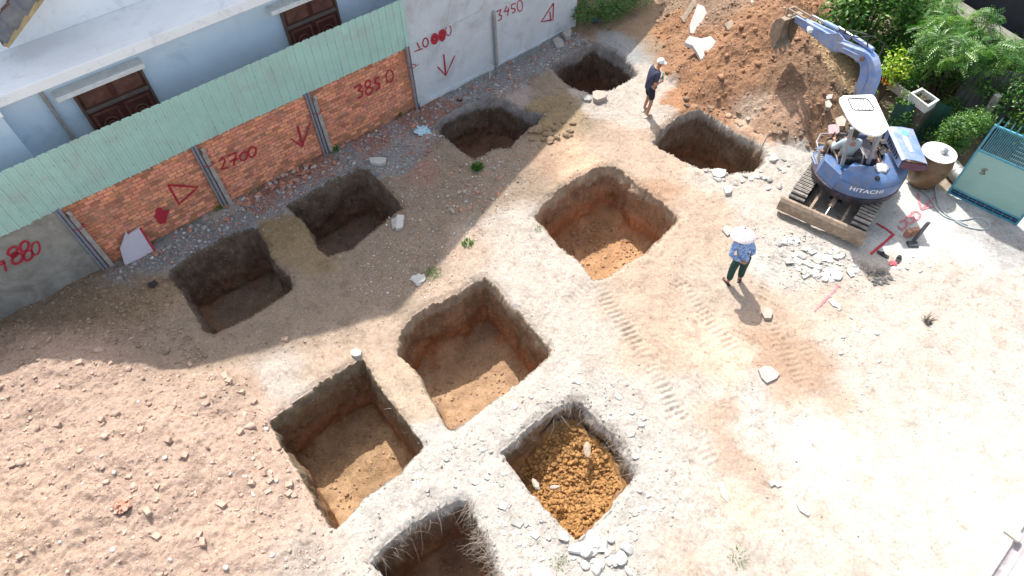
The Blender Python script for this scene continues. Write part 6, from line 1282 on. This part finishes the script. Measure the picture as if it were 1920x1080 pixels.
for k in range(34):
    u, v = R_.uniform(450, 590), 0; v = 372-(u-450)*.42+R_.uniform(-12, 14); chunk('tile_piece', 'pink floor tile fragment beside the rim of the second pit', 'tile', 'pink tile fragments', u, v, R_.uniform(.05, .085), M_RBR if R_.random() < .6 else M_WSL, kind='tile')
# gravel patch stones between the back pits
for k in range(46):
    u, v = R_.uniform(830, 1000), R_.uniform(315, 400)
    if v > 300+(1000-u)*1.0: continue
    chunk('stone', 'rounded stone in the shaded gravel patch between the pits', 'stone', 'stones in the shaded gravel patch', u, v, R_.uniform(.03, .06), M_ROK if R_.random() < .6 else M_RBR)
for k in range(26):
    u, v = R_.uniform(985, 1075), R_.uniform(228, 268); q = gp(u, v)
    if in_pit(np.array([q[0]]), np.array([q[1]]), 1.06)[0]: continue
    chunk('clay_lump', 'brown clay lump on the bank right of the upper shaded pit', 'clay lump', 'clay lumps on the bank', u, v, R_.uniform(.05, .11), M_CLAY)
for k in range(34):
    u, v = 1120+R_.gauss(0, 26), 1035+R_.gauss(0, 20); q = gp(u, v)
    if in_pit(np.array([q[0]]), np.array([q[1]]), 1.05)[0]: continue
    chunk('concrete_chunk', 'white broken concrete chunk in the pile at the lower corner of the ochre pit', 'chunk', 'chunks at the ochre pit corner', u, v, R_.uniform(.03, .11), M_WSL, flat=.65, kind='rock' if R_.random() < .75 else 'tile')
# concrete chunks in front of the blade
n_ = 0
while n_ < 110:
    a = R_.uniform(0, 6.28); q = R_.random()**.7; u = 1535+75*q*math.cos(a); v = 482+40*q*math.sin(a)+.25*(u-1535)
    if u > 1618 or v < 440+.55*(u-1470)*.5: continue
    chunk('concrete_chunk', 'angular pale concrete chunk in front of the dozer blade', 'chunk', 'concrete chunks in front of the blade', u, v, R_.uniform(.025, .095), M_WSL if R_.random() < .6 else M_SLB, flat=.4, kind='rock' if R_.random() < .6 else 'tile'); n_ += 1
for k in range(34):
    u, v = [(1345,330),(1380,340),(1420,325),(1460,300),(1475,315),(1330,322),(1440,345)][k % 7]; u += R_.gauss(0, 12); v += R_.gauss(0, 8); q = gp(u, v)
    if in_pit(np.array([q[0]]), np.array([q[1]]), 1.08)[0]: continue
    chunk('concrete_chunk', 'pale concrete chunk on the rim of the heap side pit', 'chunk', 'chunks round the heap side pit', u, v, R_.uniform(.04, .10), M_WSL if R_.random() < .5 else M_SLB, flat=.5)
for k in range(40):
    u, v = R_.uniform(1280, 1560), 0; v = 200+(u-1280)*.26+R_.uniform(-16, 14); q = gp(u, v)
    if in_pit(np.array([q[0]]), np.array([q[1]]), 1.1)[0]: continue
    chunk('stone', 'rounded brown stone along the toe of the orange heap', 'stone', 'stones along the heap toe', u, v, R_.uniform(.03, .085), M_BRK if R_.random() < .8 else M_ROK)
# bricks and lumps on the low pale heap
hb = [(505,905),(538,640),(495,888),(470,905),(412,945),(455,978),(490,870),(520,835),(500,840),(385,760),(430,715),(455,735),(475,750),(420,708),(360,680),(210,685),(235,950),(40,1040),(540,925),(555,930),(545,905),(500,920),(510,893),(372,1000),(380,1015),(295,1010),(240,895),(315,825),(345,850),(150,680),(275,960),(300,915),(450,810),(25,870),(110,800),(190,790)]
for u, v in hb: chunk('brick', 'dusty half brick lying on the low pale heap', 'brick', 'half bricks on the low pale heap', u+R_.uniform(-4, 4), v+R_.uniform(-4, 4), R_.uniform(.05, .075), M_PBR, kind='brick')
for k in range(30):
    u, v = (R_.gauss(500, 45), R_.gauss(900, 50)) if k % 2 else (R_.uniform(40, 560), R_.uniform(680, 1070)); chunk('mortar_chunk', 'small white lump lying on the low pale heap', 'mortar lump', 'white lumps on the low pale heap', u, v, R_.uniform(.02, .045), M_WSL)
crumple('brick_lump', 'red and white brick lump standing out on the low heap', 'brick', 230, 948, .10, M_RBR, .7, 21)
for k in range(40):
    a = R_.uniform(0, 6.28); u = 1070+R_.uniform(150, 185)*math.cos(a); v = 880+R_.uniform(155, 185)*math.sin(a); q = gp(u, v)
    if in_pit(np.array([q[0]]), np.array([q[1]]), 1.05)[0]: continue
    chunk('concrete_chunk', 'white concrete crumb in the ring around the ochre pit', 'chunk', 'white chunks around the ochre pit', u, v, R_.uniform(.02, .06), M_WSL, flat=.5)
for k in range(40):
    u, v = [(1610,760),(1580,620),(1630,720),(1600,640),(1665,690),(1590,600),(1670,500),(1700,505),(1720,500)][k % 9]; chunk('concrete_chunk', 'small pale chunk scattered over the open yard', 'chunk', 'small chunks over the yard', u+R_.gauss(0, 16), v+R_.gauss(0, 14), R_.uniform(.02, .05), M_WSL, flat=.5)
# stones inside the ochre pit
for (u, v, z, L, a, lab) in ((1005,908,-.55,.26,1.9,'pale elongated stone in the shaded corner of the ochre pit'), (1040,913,-.5,.17,.1,'rounded white stone on the lit ochre soil'), (1101,845,-.35,.30,1.5,'grey board end sticking out of the ochre soil')):
    p = g3v(u, v, z); b = MB(); V_ = rock_shape(I2V, 9, .6, 30+u); r = Matrix.Rotation(a, 3, 'Z'); b.add([p+r@Vector((q[0]*L*.55, q[1]*L*.22, q[2]*L*.3)) for q in V_], [tuple(f) for f in I2F]); tag(b.build('stone', M_WD if L > .28 else M_ROK, None, loc=p), lab, 'stone')
# dark post with brick foot, sandals, hoses
t = thing('steel_post', 'dark square steel post sticking up from the cracked slab', 'post', g3(1710, 455, 0)); b = MB(); b.beam([g3v(1708,458,.0), g3v(1741,417,.42)], .07, .07, (1, .4, 0)); b.build('post_body', mat('dark steel', (.05,.055,.065), .5, var=.3), t, bevel=.004)
b = MB(); b.box(g3v(1711,458,.02), (.22, .16, .06), XR); b.build('foot_plate', mat('dark steel', (.05,.055,.065), .6), t, bevel=.01)
for i, (du, dv, a) in enumerate(((-4,0,.1),(4,-2,.3),(11,-3,-.1))):
    p = g3v(1702+du, 443+dv, 0); b = MB(); b.box(p+Vector((0, 0, .10)), (.09, .10, .20), Matrix.Rotation(a, 3, 'Z'), jit=.008); tag(b.build('brick', M_RBR, None, loc=p, bevel=.006), 'upright red brick in the cluster behind the dark post', 'brick', 'bricks behind the dark post')
for (u, v, a, lab) in ((1655,478,2.3,'black rubber sandal right of the dozer blade'), (1684,487,.9,'dark grey shoe beside the pink scrap')):
    t = thing('sandal', lab, 'sandal', g3(u, v, 0)); p = g3v(u, v, .01); r = Matrix.Rotation(a, 3, 'Z'); b = MB(); b.prism([p+r@Vector(q) for q in ((-.13,-.03,0),(-.10,-.045,0),(.05,-.05,0),(.12,-.03,0),(.14,0,0),(.12,.035,0),(.05,.05,0),(-.10,.04,0),(-.13,.02,0))], (0, 0, .03)); b.build('sole', M_BLK, t, bevel=.006); b = MB(); b.tube([p+r@Vector((.0,-.05,.02)), p+r@Vector((.03,-.02,.07)), p+r@Vector((.03,.02,.07)), p+r@Vector((.0,.05,.02))], .014, 7); b.build('strap', M_BLK, t, smooth=60)
crumple('scrap', 'pink scrap beside the dark grey shoe', 'scrap', 1673, 494, .07, mat('pink scrap', (.55,.12,.14), .7), .5, 31)
M_HOSE = mat('grey hose', (.42,.47,.47), .45, var=.15)
for lab, px in (('grey hose looping over the yard below the gate', [(1700,342),(1722,352),(1738,364),(1750,382),(1760,396),(1776,408),(1800,413),(1830,408),(1850,412),(1856,424),(1845,430),(1815,426),(1790,414)]), ('second grey hose running down from the water jar', [(1758,338),(1754,352),(1756,372),(1764,392),(1780,406),(1800,416),(1815,422)])):
    P = [Vector(g3(u, v, .02)) for u, v in px]; b = MB(); b.tube(sm(P, 5), .016, 8); tag(b.build('hose', M_HOSE, None, smooth=60, loc=P[0]), lab, 'hose')
# sticks at the heap side pit, pipe by post
b = MB(); p = Vector(pg(1425,282)); b.tube([p, p+Vector((.12, .12, .42))], .018, 7); tag(b.build('stick', M_ROK, None, smooth=60, loc=p), 'short pale stick standing at the right rim of the heap side pit', 'stick')
b = MB(); p = Vector(pg(918,148)); b.tube([p, p+Vector((.03, .1, .30)), p+Vector((-.04, .14, .36)), p+Vector((.12, .12, .34))], .02, 7); tag(b.build('pipe_stub', M_WSL, None, smooth=60, loc=p), 'short white pipe stub beside the bare post', 'pipe')
for (u, v, L, a, m_, lab) in ((1130,12,.5,1.4,M_WD,'small upright wooden stake among the weeds'),(1095,30,.5,1.5,M_POST,'grey concrete stub post at the end of the plaster wall')):
    p = Vector(pg(u, v)); b = MB(); b.beam([p, p+Vector((.02, 0, L))], .08, .06, (1, 0, 0)); tag(b.build('stake', m_, None, loc=p, bevel=.004), lab, 'stake')
# debris at the far end: bricks and a blue scrap
crumple('plastic_scrap', 'blue plastic scrap among weeds at the far wall end', 'scrap', 1117, 38, .12, mat('blue scrap', (.12,.17,.35), .6), .5, 41)
chunk('brick', 'pale red brick leaning among weeds at the far wall end', 'brick', None, 1107, 34, .12, M_RBR, kind='brick'); crumple('rag', 'tiny white scrap on the weeds at the far wall end', 'scrap', 1148, 27, .08, M_WSL, .5, 43)
px = [(1578+4,530),(1590,520),(1610,515),(1632,508),(1655,505),(1668,512),(1674,523),(1668,533),(1650,538),(1630,535),(1608,528),(1592,532)]
for k in range(60):
    a = R_.uniform(0, 6.28); q = R_.random()**.6; chunk('stone', 'dark wet gravel stone in the shaded hollow right of the paving pieces', 'stone', 'dark stones in the hollow', 1650+24*q*math.cos(a), 520+15*q*math.sin(a), R_.uniform(.015, .04), bpy.data.materials.get('wet stone') or mat('wet stone', (.12,.115,.11), .6, var=.4, bm=.003))
# red paint marks on the ground
def gline(label, lines, wd, m=M_REDF, n='paint_mark'):
    b = MB()
    for L in lines:
        P = []
        for i in range(len(L)-1):
            for j in range(6): P.append((L[i][0]+(L[i+1][0]-L[i][0])*j/6, L[i][1]+(L[i+1][1]-L[i][1])*j/6))
        P.append(L[-1]); Q = [Vector(pg(u, v, 2))+Vector((0, 0, .014)) for u, v in P]; b.ribbon(Q, [wd*R_.uniform(.8, 1.2) for _ in Q], (0, 0, 1))
    o = b.build(n, m, None, loc=b.v[0]); return tag(o, label, 'paint mark')
gline('red painted corner line on the slab right of the track', [[(1643,419),(1660,429),(1675,440),(1655,458),(1632,477)]], .055, M_REDP)
gline('faint red painted arrow on the slab below the water jar', [[(1721,364),(1723,380),(1727,394),(1750,371)], [(1727,394),(1745,388),(1755,389)]], .05)
ov = lambda cx, cy, rx, ry: [(cx+rx*math.cos(a), cy+ry*math.sin(a)) for a in np.linspace(0, 2*math.pi, 13)]
gline('faint red painted digits on the slab in the machine shade', [ov(1716,405,9,8), ov(1706,412,8,7), [(1683,424),(1690,432),(1700,424),(1698,412),(1686,418)]], .05)
gline('faint red painted line across the track marks', [[(1573,535),(1560,549),(1545,565),(1527,584)], [(1568,533),(1576,538)]], .04)
# roots hanging over the rims
def roots(label, segs, n, L, m, cat='roots'):
    b = MB()
    for _ in range(n):
        (u0, v0), (u1, v1), k = R_.choice(segs); f = R_.random(); P = PITS[k]; q = gp(u0+(u1-u0)*f, v0+(v1-v0)*f); c = P['c']; ang = math.atan2(q[1]-c[1], q[0]-c[0]); r = float(np.interp(ang, P['th'], P['r']))
        inw = Vector((c[0]-q[0], c[1]-q[1], 0)).normalized(); tg = Vector((-inw.y, inw.x, 0)); rr = r-R_.uniform(-.12, .10)
        p = Vector((c[0], c[1], 0))-inw*rr; p.z = -R_.uniform(-.01, .28)*(1 if rr < r else 0); l = L*R_.uniform(.3, 1.2)*(1 if R_.random() < .8 else 2); pts = [p]; d = inw*R_.uniform(.3, 1)+tg*R_.uniform(-.7, .7)+Vector((0, 0, R_.uniform(-.5, .35)))
        for s_ in range(4):
            p = p+d.normalized()*l/4; pts.append(p); d = d+Vector((R_.uniform(-.5, .5), R_.uniform(-.5, .5), R_.uniform(-.55, .15)))
        r0 = R_.uniform(.0015, .0045); b.tube(pts, [r0, r0*.85, r0*.7, r0*.5, r0*.25], 4, caps=False)
    return tag(b.build('root_fringe', m, None, smooth=60, loc=(float(PITS[segs[0][2]]['c'][0]), float(PITS[segs[0][2]]['c'][1]), 0)), label, cat, kind='stuff')
M_ROOT = mat('dry pale roots', (.30,.25,.20), .9, var=.3, vs=20, bm=0)
roots('dry roots fringing the rim of the ochre pit', [((936,847),(1077,747),'g'),((1032,769),(1095,754),'g'),((1095,754),(1155,815),'g'),((1155,815),(1197,887),'g'),((1150,800),(1190,880),'g')], 260, .24, M_ROOT)
roots('dry roots fringing the rim of the nearest pit', [((692,1054),(862,935),'h'),((877,939),(908,1013),'h'),((900,990),(935,1080),'h'),((905,1000),(935,1080),'h')], 300, .26, M_ROOT)
roots('fine roots hanging inside the shaded pits', [((858,200),(964,197),'b'),((940,184),(1017,214),'b'),((1060,100),(1150,92),'a'),((1150,92),(1196,138),'a')], 420, .14, mat('grey matted roots', (.26,.235,.22), .95, var=.3, bm=0))
roots('few thin roots on the walls of the open pits', [((1128,310),(1254,420),'i'),((680,670),(795,836),'f'),((889,526),(1034,652),'e'),((480,427),(545,517),'d')], 40, .16, M_ROOT)
roots('fine roots at the corner of the heap side pit', [((1262,225),(1345,222),'j'),((1345,222),(1415,262),'j')], 60, .14, M_ROOT)
